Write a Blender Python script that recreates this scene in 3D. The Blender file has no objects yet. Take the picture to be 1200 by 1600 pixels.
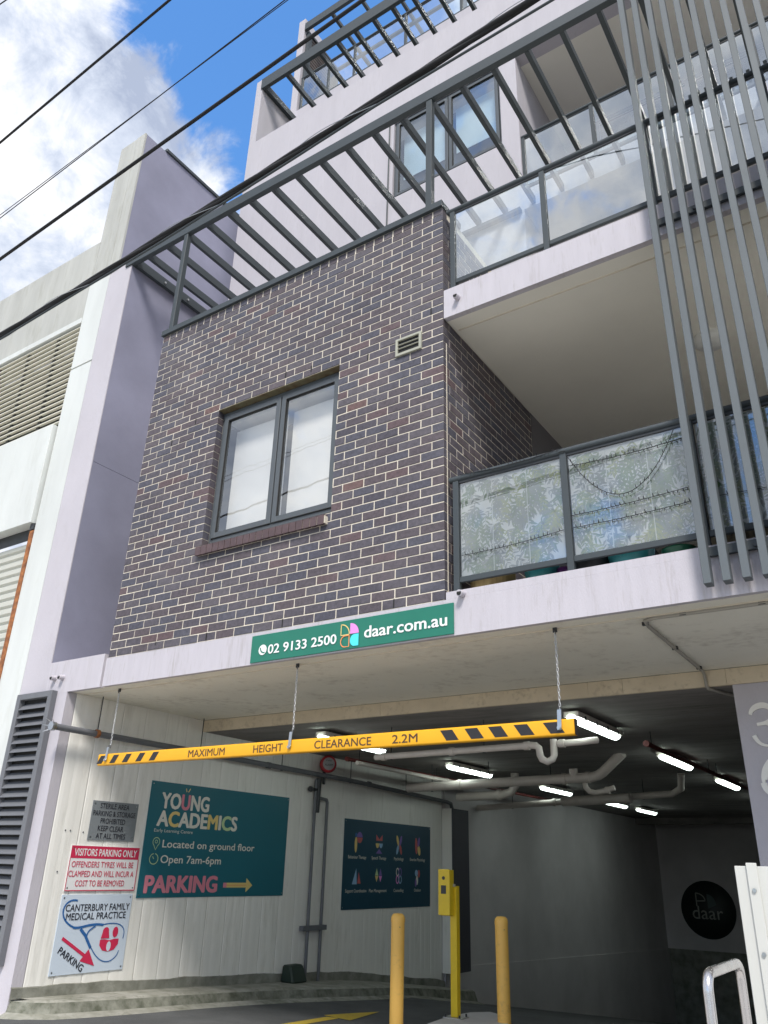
import bpy, math, random
from mathutils import Vector, Matrix
random.seed(7)
C = bpy.context.scene.collection
SC = bpy.context.scene
rad = math.radians

# ------------------------------------------------------------------ camera
FPX = 1228.5                      # focal length in pixels of a 1200 px wide frame
CAM = Vector((0.0, -5.2, 1.36))
cam = bpy.data.cameras.new('camera'); co = bpy.data.objects.new('camera', cam); C.objects.link(co)
R_ = Vector((0.83258839, 0.55326469, 0.02635814)); U_ = Vector((0.20772201, -0.35599962, 0.91110693)); F_ = Vector((-0.51346678, 0.75310189, 0.41132641))
m = Matrix(((R_.x, U_.x, -F_.x), (R_.y, U_.y, -F_.y), (R_.z, U_.z, -F_.z))).to_4x4(); m.translation = CAM
co.matrix_world = m
cam.sensor_fit = 'HORIZONTAL'; cam.sensor_width = 36; cam.lens = FPX / 1200 * 36; cam.clip_end = 2000; cam.clip_start = 0.05
SC.camera = co
def ray(u, v): return (R_ * ((u - 600) / FPX) - U_ * ((v - 800) / FPX) + F_).normalized()

# ------------------------------------------------------------------ world
SUN_EL, SUN_AZ = rad(50), rad(33)          # azimuth: from straight behind the camera towards +X
sun_dir = Vector((math.sin(SUN_AZ) * math.cos(SUN_EL), -math.cos(SUN_AZ) * math.cos(SUN_EL), math.sin(SUN_EL)))
W = bpy.data.worlds.new("World"); SC.world = W; W.use_nodes = True
nt = W.node_tree; nt.nodes.clear()
def N(t, **k):
    n = nt.nodes.new(t)
    for a, b in k.items(): setattr(n, a, b)
    return n
L = lambda a, b: nt.links.new(a, b)
sky = N('ShaderNodeTexSky', sky_type='NISHITA'); sky.sun_disc = False; sky.sun_elevation = SUN_EL
sky.sun_rotation = math.atan2(sun_dir.x, sun_dir.y); sky.dust_density = 0.3; sky.ozone_density = 3.0; sky.air_density = 1.0
tc = N('ShaderNodeTexCoord')
def mth(op, a, b=None, c=None):
    n = N('ShaderNodeMath', operation=op)
    for i, x in enumerate((a, b, c)):
        if x is None: continue
        if isinstance(x, (int, float)): n.inputs[i].default_value = x
        else: L(x, n.inputs[i])
    return n.outputs[0]
def noise(sc, det, rough, dist=0.0, off=(0, 0, 0)):
    mp = N('ShaderNodeMapping'); mp.inputs['Location'].default_value = off; L(tc.outputs['Generated'], mp.inputs['Vector'])
    n = N('ShaderNodeTexNoise'); n.inputs['Scale'].default_value = sc; n.inputs['Detail'].default_value = det
    n.inputs['Roughness'].default_value = rough; n.inputs['Distortion'].default_value = dist
    L(mp.outputs[0], n.inputs['Vector']); return n.outputs['Fac']
def lobe(d, a0, a1):       # 1 in the direction d, falling to 0 at angle a1
    v = N('ShaderNodeVectorMath', operation='DOT_PRODUCT'); L(tc.outputs['Generated'], v.inputs[0]); v.inputs[1].default_value = d
    mr = N('ShaderNodeMapRange', interpolation_type='SMOOTHSTEP'); L(v.outputs['Value'], mr.inputs[0])
    mr.inputs[1].default_value = math.cos(rad(a1)); mr.inputs[2].default_value = math.cos(rad(a0)); return mr.outputs[0]
big = noise(2.6, 10, 0.62, 0.25, (1.3, 0.4, 2.1))
fine = noise(9.0, 9, 0.6, 0.5, (0.3, 3.4, 1.1))
cover = mth('ADD', mth('MULTIPLY', big, 1.35), mth('MULTIPLY', fine, 1.0))
cover = mth('ADD', cover, -0.36)
cover = mth('SUBTRACT', cover, mth('MULTIPLY', lobe(ray(440, 70), 2, 14), 0.40))
cover = mth('SUBTRACT', cover, mth('MULTIPLY', lobe(ray(345, 40), 1, 6), 0.20))
cover = mth('SUBTRACT', cover, mth('MULTIPLY', lobe(ray(40, -30), 1, 9), 0.16))
cover = mth('ADD', cover, mth('MULTIPLY', lobe(ray(190, 110), 2, 10), 0.22))
cover = mth('ADD', cover, mth('MULTIPLY', lobe(ray(80, 330), 2, 16), 0.30))
cover = mth('ADD', cover, mth('MULTIPLY', lobe(sun_dir, 4, 34), 0.7))  # unseen cloud added round the sun to hide its glow in window reflections
mask = N('ShaderNodeMapRange', interpolation_type='SMOOTHSTEP'); L(cover, mask.inputs[0]); mask.inputs[1].default_value = 0.58; mask.inputs[2].default_value = 0.80
shade = noise(5.0, 10, 0.62, 0.35, (5.1, 2.7, 0.6))
shade = mth('ADD', mth('MULTIPLY', shade, 0.62), mth('MULTIPLY', noise(15, 9, 0.65, 0.4, (2.2, .7, 4.4)), 0.38))
cr = N('ShaderNodeValToRGB'); L(shade, cr.inputs[0])
cr.color_ramp.elements[0].position = 0.37; cr.color_ramp.elements[0].color = (0.40, 0.46, 0.60, 1)
cr.color_ramp.elements[1].position = 0.57; cr.color_ramp.elements[1].color = (1.0, 1.0, 1.02, 1)
e = cr.color_ramp.elements.new(0.46); e.color = (0.62, 0.68, 0.80, 1)
hs = N('ShaderNodeHueSaturation'); L(sky.outputs[0], hs.inputs['Color']); hs.inputs['Saturation'].default_value = 1.2; hs.inputs['Value'].default_value = 1.0
b1 = N('ShaderNodeBackground'); L(hs.outputs[0], b1.inputs[0]); b1.inputs[1].default_value = 0.125
b2 = N('ShaderNodeBackground'); L(cr.outputs[0], b2.inputs[0]); b2.inputs[1].default_value = 0.43
mx = N('ShaderNodeMixShader'); L(mask.outputs[0], mx.inputs[0]); L(b1.outputs[0], mx.inputs[1]); L(b2.outputs[0], mx.inputs[2])
wo = N('ShaderNodeOutputWorld'); L(mx.outputs[0], wo.inputs[0])

sl = bpy.data.lights.new('sun', 'SUN'); sl.energy = 1.5; sl.angle = rad(14); sl.color = (1.0, 0.96, 0.9)
so = bpy.data.objects.new('sun', sl); C.objects.link(so); so.rotation_euler = (-sun_dir).to_track_quat('-Z', 'Y').to_euler()
SC.view_settings.view_transform = 'Standard'; SC.view_settings.look = 'None'; SC.view_settings.gamma = 1
SC.view_settings.use_curve_mapping = False; SC.view_settings.exposure = 1.48

# ------------------------------------------------------------------ materials
MATS = {}
def mat(name, col, rough=0.6, metal=0.0, var=0.0, vscale=3.0, bump=0.0, bscale=60.0, col2=None, stretch=(1, 1, 1), spec=0.5, emit=None, estr=0.0, grime=0.0, gcol=(0.12, 0.11, 0.08), gscale=1.5, fine=0.0):
    if name in MATS: return MATS[name]
    M = bpy.data.materials.new(name); M.use_nodes = True; MATS[name] = M
    t = M.node_tree; p = t.nodes['Principled BSDF']
    p.inputs['Base Color'].default_value = (*col, 1); p.inputs['Roughness'].default_value = rough; p.inputs['Metallic'].default_value = metal
    p.inputs['Specular IOR Level'].default_value = spec
    if emit: p.inputs['Emission Color'].default_value = (*emit, 1); p.inputs['Emission Strength'].default_value = estr
    g = t.nodes.new('ShaderNodeNewGeometry')
    mp = t.nodes.new('ShaderNodeMapping'); mp.inputs['Scale'].default_value = stretch; t.links.new(g.outputs['Position'], mp.inputs['Vector'])
    cur = None
    def nz(sc, det=6, ro=0.6, src=None):
        n = t.nodes.new('ShaderNodeTexNoise'); n.inputs['Scale'].default_value = sc; n.inputs['Detail'].default_value = det; n.inputs['Roughness'].default_value = ro
        t.links.new((src or mp).outputs[0 if (src is None) else 0], n.inputs['Vector']); return n
    if var > 0 or col2:
        n = nz(vscale); r = t.nodes.new('ShaderNodeValToRGB'); t.links.new(n.outputs['Fac'], r.inputs[0])
        c2 = col2 or tuple(c * (1 - var) for c in col)
        r.color_ramp.elements[0].position = 0.32; r.color_ramp.elements[0].color = (*c2, 1)
        r.color_ramp.elements[1].position = 0.66; r.color_ramp.elements[1].color = (*col, 1)
        cur = r.outputs[0]
        rr = t.nodes.new('ShaderNodeMapRange'); t.links.new(n.outputs['Fac'], rr.inputs[0]); rr.inputs[3].default_value = min(1, rough + .1); rr.inputs[4].default_value = max(0, rough - .07)
        t.links.new(rr.outputs[0], p.inputs['Roughness'])
    if fine > 0:
        n = nz(180, 3, 0.7); q = t.nodes.new('ShaderNodeMix'); q.data_type = 'RGBA'; q.blend_type = 'MULTIPLY'; q.inputs[0].default_value = fine
        rp = t.nodes.new('ShaderNodeValToRGB'); t.links.new(n.outputs['Fac'], rp.inputs[0]); rp.color_ramp.elements[0].position = .35; rp.color_ramp.elements[1].position = .6
        if cur: t.links.new(cur, q.inputs[6])
        else: q.inputs[6].default_value = (*col, 1)
        t.links.new(rp.outputs[0], q.inputs[7]); cur = q.outputs[2]
    if grime > 0:
        n = nz(gscale, 9, 0.68); n2 = nz(gscale * 7, 5, 0.6)
        mu = t.nodes.new('ShaderNodeMath'); mu.operation = 'MULTIPLY'; t.links.new(n.outputs['Fac'], mu.inputs[0]); t.links.new(n2.outputs['Fac'], mu.inputs[1])
        rp = t.nodes.new('ShaderNodeMapRange'); t.links.new(mu.outputs[0], rp.inputs[0]); rp.inputs[1].default_value = .27; rp.inputs[2].default_value = .42; rp.inputs[4].default_value = grime
        q = t.nodes.new('ShaderNodeMix'); q.data_type = 'RGBA'; t.links.new(rp.outputs[0], q.inputs[0])
        if cur: t.links.new(cur, q.inputs[6])
        else: q.inputs[6].default_value = (*col, 1)
        q.inputs[7].default_value = (*gcol, 1); cur = q.outputs[2]
    if cur: t.links.new(cur, p.inputs['Base Color'])
    if bump > 0:
        n = nz(bscale, 5); b = t.nodes.new('ShaderNodeBump'); b.inputs['Strength'].default_value = bump; b.inputs['Distance'].default_value = 0.01
        t.links.new(n.outputs['Fac'], b.inputs['Height']); t.links.new(b.outputs[0], p.inputs['Normal'])
    return M
LAV = (0.53, 0.502, 0.545)
m_lav = mat('lavender_render', LAV, 0.75, var=0.10, vscale=1.2, bump=0.35, bscale=45, grime=0.18, gcol=(0.33, 0.30, 0.30), gscale=1.1, stretch=(1, 1, .5))
m_lavs = mat('stained_fascia', LAV, 0.75, var=0.08, vscale=1.4, bump=0.35, bscale=45, grime=0.42, gcol=(0.30, 0.27, 0.25), gscale=0.9, stretch=(8, 8, .9))
m_lavshade = mat('lavender_shaded', (0.29, 0.29, 0.385), 0.6, var=0.22, vscale=0.9, bump=0.12, bscale=30)  # lavender render darkened, shade of side and recess walls put into the colour
m_lavpale = mat('pale_lilac_render', (0.50, 0.476, 0.515), 0.8, var=0.08, vscale=0.8, bump=0.3, bscale=40, grime=0.25, gcol=(.33, .31, .31), gscale=.8, stretch=(5, 5, .7))
m_white = mat('old_white_paint', (0.66, 0.68, 0.66), 0.6, var=0.12, vscale=1.3, bump=0.2, bscale=25, grime=0.22, gcol=(0.36, 0.36, 0.30), gscale=0.9, stretch=(1.5, 1.5, .35))
m_conc = mat('weathered_parapet', (0.50, 0.50, 0.47), 0.75, var=0.2, vscale=1.5, bump=0.3, bscale=30, grime=0.4, gcol=(0.27, 0.26, 0.20), gscale=1.2, stretch=(2, 2, .3))
m_soffit = mat('cream_soffit', (0.88, 0.85, 0.74), 0.85, var=0.08, vscale=1.0, bump=0.4, bscale=50, grime=0.3, gcol=(0.30, 0.24, 0.17), gscale=1.6)
m_soffit2 = mat('olive_soffit', (0.86, 0.83, 0.74), 0.85, var=0.08, vscale=0.6, bump=0.2, bscale=40)
m_beam = mat('sandstone_beam', (0.70, 0.60, 0.45), 0.8, var=0.15, vscale=2.5, bump=0.3, bscale=40, grime=0.5, gcol=(0.25, 0.19, 0.13), gscale=2.4)
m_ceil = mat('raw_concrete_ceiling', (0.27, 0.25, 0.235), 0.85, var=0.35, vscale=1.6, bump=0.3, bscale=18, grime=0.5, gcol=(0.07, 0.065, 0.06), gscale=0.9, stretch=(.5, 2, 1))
m_cpwall = mat('carpark_white_panel', (0.88, 0.86, 0.81), 0.55, var=0.07, vscale=1.0, bump=0.08, bscale=20, grime=0.28, gcol=(0.33, 0.31, 0.24), gscale=1.0, stretch=(2, 2.2, .35))
m_cpwall2 = mat('carpark_concrete_wall', (0.62, 0.59, 0.59), 0.8, var=0.2, vscale=0.7, bump=0.2, bscale=20)
m_plinth = mat('stained_plinth', (0.30, 0.30, 0.26), 0.85, col2=(0.15, 0.15, 0.12), vscale=5, bump=0.5, bscale=40)
m_kerb = mat('kerb_concrete', (0.36, 0.35, 0.31), 0.85, col2=(0.20, 0.20, 0.16), vscale=4, bump=0.6, bscale=40, grime=0.6, gcol=(0.08, 0.085, 0.05), gscale=2.5)
m_asph = mat('driveway_asphalt', (0.11, 0.113, 0.115), 0.85, var=0.3, vscale=2.0, bump=0.7, bscale=120, fine=0.3)
m_foot = mat('footpath_concrete', (0.56, 0.545, 0.515), 0.85, var=0.12, vscale=2, bump=0.3, bscale=60)
m_road = mat('road_asphalt', (0.07, 0.07, 0.072), 0.85, var=0.3, vscale=2, bump=0.5, bscale=100)
m_steel = mat('grey_powder_coat', (0.045, 0.056, 0.063), 0.55, var=0.07, vscale=4, bump=0.03, bscale=80)
m_fin = mat('screen_fin_coat', (0.108, 0.124, 0.134), 0.5, var=0.06, vscale=4)
m_dark = mat('dark_metal', (0.03, 0.033, 0.037), 0.45, var=0.2, vscale=6)
m_louvre = mat('louvre_grey', (0.15, 0.155, 0.17), 0.5, var=0.12, vscale=5)
m_black = mat('black_void', (0.012, 0.012, 0.012), 0.8)
m_yel = mat('yellow_bar_paint', (0.86, 0.42, 0.01), 0.38, var=0.05, vscale=5, grime=0.12, gcol=(0.5, .25, .03))
m_yelpost = mat('yellow_post_paint', (0.80, 0.56, 0.02), 0.4, var=0.1, vscale=5, grime=0.15, gcol=(.35, .25, .05), gscale=4)
m_boll = mat('orange_bollard_paint', (0.95, 0.55, 0.12), 0.45, var=0.08, vscale=4, grime=0.38, gcol=(.35, .2, .08), gscale=4)
m_ypaint = mat('yellow_line_paint', (0.62, 0.44, 0.04), 0.7, grime=0.5, gcol=(.16, .14, .09), gscale=5, fine=.3)
m_blackdecal = mat('black_decal', (0.02, 0.018, 0.02), 0.45)
m_brownink = mat('bar_lettering', (0.085, 0.045, 0.02), 0.5)
m_pipe = mat('cream_pvc_pipe', (0.66, 0.60, 0.55), 0.45, var=0.12, vscale=6)
m_red = mat('red_sprinkler_pipe', (0.16, 0.03, 0.025), 0.5, var=0.2, vscale=5)
m_redbell = mat('red_bell', (0.42, 0.03, 0.04), 0.4)
m_galv = mat('galvanised_steel', (0.50, 0.52, 0.54), 0.28, metal=1.0, var=0.15, vscale=12)
m_stain = mat('polished_rail', (0.62, 0.60, 0.60), 0.24, metal=1.0, var=0.1, vscale=15)
m_chain = mat('chain_metal', (0.55, 0.56, 0.57), 0.4, metal=0.8)
m_rust = mat('rust', (0.42, 0.16, 0.05), 0.85, col2=(0.16, 0.06, 0.03), vscale=14, bump=.5)
m_shutter = mat('shutter_cream', (0.56, 0.56, 0.50), 0.5, var=0.08, vscale=2)
m_slat = mat('cream_slat', (0.74, 0.72, 0.62), 0.5, var=0.1, vscale=3)
m_mortar = mat('cream_mortar', (0.76, 0.69, 0.58), 0.9, var=0.18, vscale=6, bump=0.5, bscale=120)
m_blind = mat('white_blind', (0.80, 0.80, 0.77), 0.7, var=.04, vscale=2)
m_room = mat('dim_room', (0.10, 0.10, 0.10), 0.8)
m_alu = mat('window_aluminium', (0.085, 0.097, 0.108), 0.4, var=.05, vscale=4)
m_green = mat('banner_green', (0.012, 0.17, 0.115), 0.4, var=0.06, vscale=3)
m_teal = mat('sign_teal', (0.018, 0.145, 0.19), 0.38, var=.06, vscale=2)
m_navy = mat('sign_navy', (0.012, 0.065, 0.105), 0.38, var=.06, vscale=2)
m_signwhite = mat('print_white', (0.80, 0.80, 0.80), 0.45)
m_printcream = mat('print_cream', (0.75, 0.73, 0.66), 0.45)
m_signgrey = mat('sign_grey', (0.21, 0.23, 0.245), 0.42)
m_signred = mat('print_crimson', (0.60, 0.03, 0.09), 0.42)
m_ink = mat('print_ink', (0.02, 0.02, 0.03), 0.45)
m_blue = mat('print_blue', (0.03, 0.13, 0.36), 0.42)
m_signblue = mat('pale_blue_board', (0.60, 0.68, 0.78), 0.42)
m_pink = mat('print_pink', (0.72, 0.25, 0.32), 0.45)
m_pyel = mat('print_yellow', (0.78, 0.60, 0.22), 0.45)
m_plime = mat('print_lime', (0.50, 0.66, 0.36), 0.45)
m_porange = mat('print_orange', (0.78, 0.28, 0.10), 0.45)
m_pmag = mat('print_magenta', (0.78, 0.28, 0.70), 0.45)
m_pcyan = mat('print_cyan', (0.08, 0.70, 0.78), 0.45)
m_pblue = mat('print_light_blue', (0.30, 0.50, 0.72), 0.5)
m_ppurple = mat('print_purple', (0.22, 0.14, 0.45), 0.5)
m_pred = mat('print_red', (0.55, 0.13, 0.13), 0.5)
m_num = mat('number_cream', (0.88, 0.85, 0.80), 0.5)
m_board = mat('white_powder_board', (0.54, 0.54, 0.51), 0.35, var=0.04, vscale=2)
m_cable = mat('black_cable', (0.014, 0.014, 0.016), 0.75)
m_diff = mat('tube_diffuser', (0.8, 0.9, 0.85), 0.4, emit=(0.86, 1.0, 0.94), estr=3.6)
m_teapot = mat('teal_glaze', (0.05, 0.32, 0.34), 0.25, var=.2, vscale=8)
m_wood = mat('yellow_wood', (0.50, 0.38, 0.17), 0.7, col2=(0.33, 0.24, 0.10), vscale=4, stretch=(12, 12, 1))
m_purple = mat('purple_plastic', (0.20, 0.05, 0.27), 0.5)
m_gpot = mat('green_glaze', (0.02, 0.16, 0.09), 0.3)
m_stone = mat('stained_pot', (0.35, 0.30, 0.20), 0.8, col2=(0.08, 0.07, 0.05), vscale=8, stretch=(3, 3, .6))
m_leaf = mat('leaf', (0.045, 0.10, 0.03), 0.6, var=.4, vscale=9)
m_ventcream = mat('vent_cream', (0.40, 0.40, 0.33), 0.5, var=.08, vscale=6)
m_timber = mat('louvre_brown', (0.075, 0.055, 0.045), 0.6, var=.2, vscale=4)

def brick_mat(name, island, dark=1.0):
    M = bpy.data.materials.new(name); M.use_nodes = True; t = M.node_tree; p = t.nodes['Principled BSDF']
    if island: g = t.nodes.new('ShaderNodeNewGeometry'); r = g.outputs['Random Per Island']
    else: g = t.nodes.new('ShaderNodeObjectInfo'); r = g.outputs['Random']
    cr = t.nodes.new('ShaderNodeValToRGB'); t.links.new(r, cr.inputs[0]); cr.color_ramp.interpolation = 'CONSTANT'
    cols = [(0, (.068, .058, .066)), (.13, (.078, .068, .075)), (.25, (.072, .057, .062)), (.36, (.062, .059, .072)), (.47, (.084, .072, .077)), (.57, (.076, .060, .063)), (.67, (.066, .063, .076)), (.79, (.080, .061, .064)), (.88, (.058, .051, .060)), (.95, (.094, .060, .060)), (.993, (.12, .068, .058))]
    for i, (q, c) in enumerate(cols):
        el = cr.color_ramp.elements[i] if i < 2 else cr.color_ramp.elements.new(q)
        el.position = q; el.color = (c[0] * 1.08, c[1] * 1.10, c[2] * 1.20, 1)
    geo = t.nodes.new('ShaderNodeNewGeometry')
    def nz(sc, det, ro):
        n = t.nodes.new('ShaderNodeTexNoise'); n.inputs['Scale'].default_value = sc; n.inputs['Detail'].default_value = det; n.inputs['Roughness'].default_value = ro
        t.links.new(geo.outputs['Position'], n.inputs['Vector']); return n
    n1 = nz(26, 5, .65); n2 = nz(150, 3, .7); n3 = nz(1.3, 4, .6)
    mr = t.nodes.new('ShaderNodeMapRange'); t.links.new(n1.outputs['Fac'], mr.inputs[0]); mr.inputs[1].default_value = .3; mr.inputs[2].default_value = .7; mr.inputs[3].default_value = .7; mr.inputs[4].default_value = 1.35
    q = t.nodes.new('ShaderNodeVectorMath'); q.operation = 'SCALE'; t.links.new(cr.outputs[0], q.inputs[0]); t.links.new(mr.outputs[0], q.inputs['Scale'])
    mr2 = t.nodes.new('ShaderNodeMapRange'); t.links.new(n2.outputs['Fac'], mr2.inputs[0]); mr2.inputs[1].default_value = .40; mr2.inputs[2].default_value = .30; mr2.inputs[3].default_value = 1.0; mr2.inputs[4].default_value = .25
    q2 = t.nodes.new('ShaderNodeVectorMath'); q2.operation = 'SCALE'; t.links.new(q.outputs[0], q2.inputs[0]); t.links.new(mr2.outputs[0], q2.inputs['Scale'])
    # efflorescence bloom in large soft patches
    mr3 = t.nodes.new('ShaderNodeMapRange'); t.links.new(n3.outputs['Fac'], mr3.inputs[0]); mr3.inputs[1].default_value = .45; mr3.inputs[2].default_value = .75; mr3.inputs[4].default_value = .16
    mx_ = t.nodes.new('ShaderNodeMix'); mx_.data_type = 'RGBA'; t.links.new(mr3.outputs[0], mx_.inputs[0]); t.links.new(q2.outputs[0], mx_.inputs[6]); mx_.inputs[7].default_value = (.27 * dark, .25 * dark, .27 * dark, 1)
    t.links.new(mx_.outputs[2], p.inputs['Base Color']); p.inputs['Roughness'].default_value = .62
    b = t.nodes.new('ShaderNodeBump'); b.inputs['Strength'].default_value = .5; b.inputs['Distance'].default_value = .004; t.links.new(n2.outputs['Fac'], b.inputs['Height']); t.links.new(b.outputs[0], p.inputs['Normal'])
    return M
m_brick = brick_mat('face_brick', False); m_bricks = brick_mat('face_brick_joined', True)
m_sillb = mat('sill_brick', (0.105, 0.066, 0.070), 0.6, col2=(0.07, 0.045, 0.05), vscale=9, bump=.3, bscale=120)

def glass_mat(name, refl, tint=(1, 1, 1), rough=0.0):
    M = bpy.data.materials.new(name); M.use_nodes = True; t = M.node_tree; t.nodes.clear()
    o = t.nodes.new('ShaderNodeOutputMaterial'); g = t.nodes.new('ShaderNodeBsdfGlossy'); g.inputs['Roughness'].default_value = rough; g.inputs[0].default_value = (.95, .98, 1, 1)
    tr = t.nodes.new('ShaderNodeBsdfTransparent'); tr.inputs[0].default_value = (*tint, 1)
    fr = t.nodes.new('ShaderNodeFresnel'); fr.inputs[0].default_value = 1.5
    ad = t.nodes.new('ShaderNodeMath'); ad.operation = 'ADD'; ad.use_clamp = True; t.links.new(fr.outputs[0], ad.inputs[0]); ad.inputs[1].default_value = refl
    gb = t.nodes.new('ShaderNodeNewGeometry'); inv = t.nodes.new('ShaderNodeMath'); inv.operation = 'SUBTRACT'; inv.inputs[0].default_value = 1; t.links.new(gb.outputs['Backfacing'], inv.inputs[1])
    mu = t.nodes.new('ShaderNodeMath'); mu.operation = 'MULTIPLY'; t.links.new(ad.outputs[0], mu.inputs[0]); t.links.new(inv.outputs[0], mu.inputs[1]); ad = mu
    nn = t.nodes.new('ShaderNodeTexNoise'); nn.inputs['Scale'].default_value = 1.3; bb = t.nodes.new('ShaderNodeBump'); bb.inputs['Strength'].default_value = .04; bb.inputs['Distance'].default_value = .05
    t.links.new(nn.outputs['Fac'], bb.inputs['Height']); t.links.new(bb.outputs[0], g.inputs['Normal'])
    mi = t.nodes.new('ShaderNodeMixShader'); t.links.new(ad.outputs[0], mi.inputs[0]); t.links.new(tr.outputs[0], mi.inputs[1]); t.links.new(g.outputs[0], mi.inputs[2]); t.links.new(mi.outputs[0], o.inputs[0])
    return M
m_glass = glass_mat('window_glass', .20)
m_glassbal = glass_mat('balustrade_glass', .34, (.86, .92, .93))
m_glassfilm = glass_mat('film_backed_glass', .10, (1, 1, 1))
m_glasssky = glass_mat('upper_glass', .22, (.86, .93, .97))
m_doorglass = glass_mat('dark_door_glass', .12, (.25, .28, .3))

def film_mat(name, col, tr_, var=.15):
    M = bpy.data.materials.new(name); M.use_nodes = True; t = M.node_tree; p = t.nodes['Principled BSDF']
    geo = t.nodes.new('ShaderNodeNewGeometry'); n = t.nodes.new('ShaderNodeTexNoise'); n.inputs['Scale'].default_value = 4; n.inputs['Detail'].default_value = 8; t.links.new(geo.outputs['Position'], n.inputs['Vector'])
    r_ = t.nodes.new('ShaderNodeValToRGB'); t.links.new(n.outputs['Fac'], r_.inputs[0]); r_.color_ramp.elements[0].position = .35; r_.color_ramp.elements[1].position = .68
    r_.color_ramp.elements[0].color = (*[c * (1 - var) for c in col], 1); r_.color_ramp.elements[1].color = (*[min(1, c * (1 + var)) for c in col], 1)
    t.links.new(r_.outputs[0], p.inputs['Base Color']); p.inputs['Roughness'].default_value = .35
    tr = t.nodes.new('ShaderNodeBsdfTransparent'); mm = t.nodes.new('ShaderNodeMixShader'); mm.inputs[0].default_value = tr_
    o = t.nodes['Material Output']; t.links.new(p.outputs[0], mm.inputs[1]); t.links.new(tr.outputs[0], mm.inputs[2]); t.links.new(mm.outputs[0], o.inputs[0])
    return M
m_film = film_mat('leaf_film_base', (.36, .39, .39), .15)
m_leafp = [film_mat('leaf_print_sage', (.17, .225, .17), .35), film_mat('leaf_print_olive', (.26, .30, .18), .4), film_mat('leaf_print_grey', (.22, .25, .25), .4), film_mat('smudge', (.55, .60, .60), .5)]


# ------------------------------------------------------------------ mesh helpers
class MB:
    def __init__(s): s.v = []; s.f = []; s.mi = []; s.sm = []
    def add(s, vs, fs, mi=0, smooth=False):
        o = len(s.v); s.v += [tuple(v) for v in vs]; s.f += [tuple(o + i for i in f) for f in fs]; s.mi += [mi] * len(fs); s.sm += [smooth] * len(fs); return s
    def box(s, x0, x1, y0, y1, z0, z1, mi=0):
        return s.add([(x0, y0, z0), (x1, y0, z0), (x1, y1, z0), (x0, y1, z0), (x0, y0, z1), (x1, y0, z1), (x1, y1, z1), (x0, y1, z1)],
                     [(0, 3, 2, 1), (4, 5, 6, 7), (0, 1, 5, 4), (1, 2, 6, 5), (2, 3, 7, 6), (3, 0, 4, 7)], mi)
    def obox(s, a, b, w, h, up=(0, 0, 1)):      # bar from a to b, w sideways, h along up
        a = Vector(a); b = Vector(b); d = (b - a).normalized(); sd = d.cross(Vector(up)).normalized() * w / 2; u = sd.cross(d).normalized() * h / 2
        vs = [a - sd - u, a + sd - u, a + sd + u, a - sd + u, b - sd - u, b + sd - u, b + sd + u, b - sd + u]
        return s.add(vs, [(0, 1, 2, 3), (7, 6, 5, 4), (0, 4, 5, 1), (1, 5, 6, 2), (2, 6, 7, 3), (3, 7, 4, 0)])
    def tube(s, pts, r, n=10, closed=False, cap=True, smooth=True):
        pts = [Vector(p) for p in pts]; k = len(pts); rings = []; ref = None
        for i, p in enumerate(pts):
            if closed: d = (pts[(i + 1) % k] - pts[i - 1]).normalized()
            else: d = (pts[min(i + 1, k - 1)] - pts[max(i - 1, 0)]).normalized()
            if ref is None: ref = Vector((0, 0, 1)) if abs(d.z) < .9 else Vector((1, 0, 0))
            a = (ref - d * ref.dot(d)).normalized(); b = d.cross(a); ref = a
            rr = r[i] if isinstance(r, (list, tuple)) else r
            rings.append([p + (a * math.cos(2 * math.pi * j / n) + b * math.sin(2 * math.pi * j / n)) * rr for j in range(n)])
        vs = [v for rg in rings for v in rg]; fs = []
        for i in range(k if closed else k - 1):
            i2 = (i + 1) % k
            for j in range(n): j2 = (j + 1) % n; fs.append((i * n + j, i * n + j2, i2 * n + j2, i2 * n + j))
        s.add(vs, fs, 0, smooth)
        if cap and not closed:
            s.add(rings[0], [tuple(range(n))[::-1]]); s.add(rings[-1], [tuple(range(n))])
        return s
    def lathe(s, c, prof, n=20, axis='z'):
        c = Vector(c); vs = []
        for r, h in prof:
            for j in range(n):
                a = 2 * math.pi * j / n; q = Vector((r * math.cos(a), r * math.sin(a), h))
                if axis == 'x': q = Vector((q.z, q.x, q.y))
                if axis == 'y': q = Vector((q.x, -q.z, q.y))
                vs.append(c + q)
        fs = [(i * n + j, i * n + (j + 1) % n, (i + 1) * n + (j + 1) % n, (i + 1) * n + j) for i in range(len(prof) - 1) for j in range(n)]
        return s.add(vs, fs, 0, True)
def rootloc(o):
    v = Vector((0, 0, 0))
    while o is not None: v += o.location; o = o.parent
    return v
def build(name, mb, mt, parent=None, bevel=0.0, label=None, loc=None, kind=None):
    me = bpy.data.meshes.new(name); base = rootloc(parent)
    L0 = Vector(loc) if loc is not None else (base if parent else Vector((0, 0, 0)))
    me.from_pydata([tuple(Vector(v) - L0) for v in mb.v], [], mb.f)
    for x in (mt if isinstance(mt, (list, tuple)) else [mt]): me.materials.append(x)
    for p, i, sm in zip(me.polygons, mb.mi, mb.sm): p.material_index = i; p.use_smooth = sm
    me.update(); o = bpy.data.objects.new(name, me); C.objects.link(o)
    if parent: o.parent = parent
    o.location = L0 - base
    if bevel: b = o.modifiers.new('bevel', 'BEVEL'); b.width = bevel; b.segments = 1; b.limit_method = 'ANGLE'; b.angle_limit = rad(50)
    if label: o['label'] = label
    if kind: o['kind'] = kind
    return o
def thing(name, label, cat, loc=(0, 0, 0), group=None):
    o = bpy.data.objects.new(name, None); C.objects.link(o); o.location = loc; o.empty_display_size = .1
    o['label'] = label; o['category'] = cat
    if group: o['group'] = group
    return o
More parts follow.
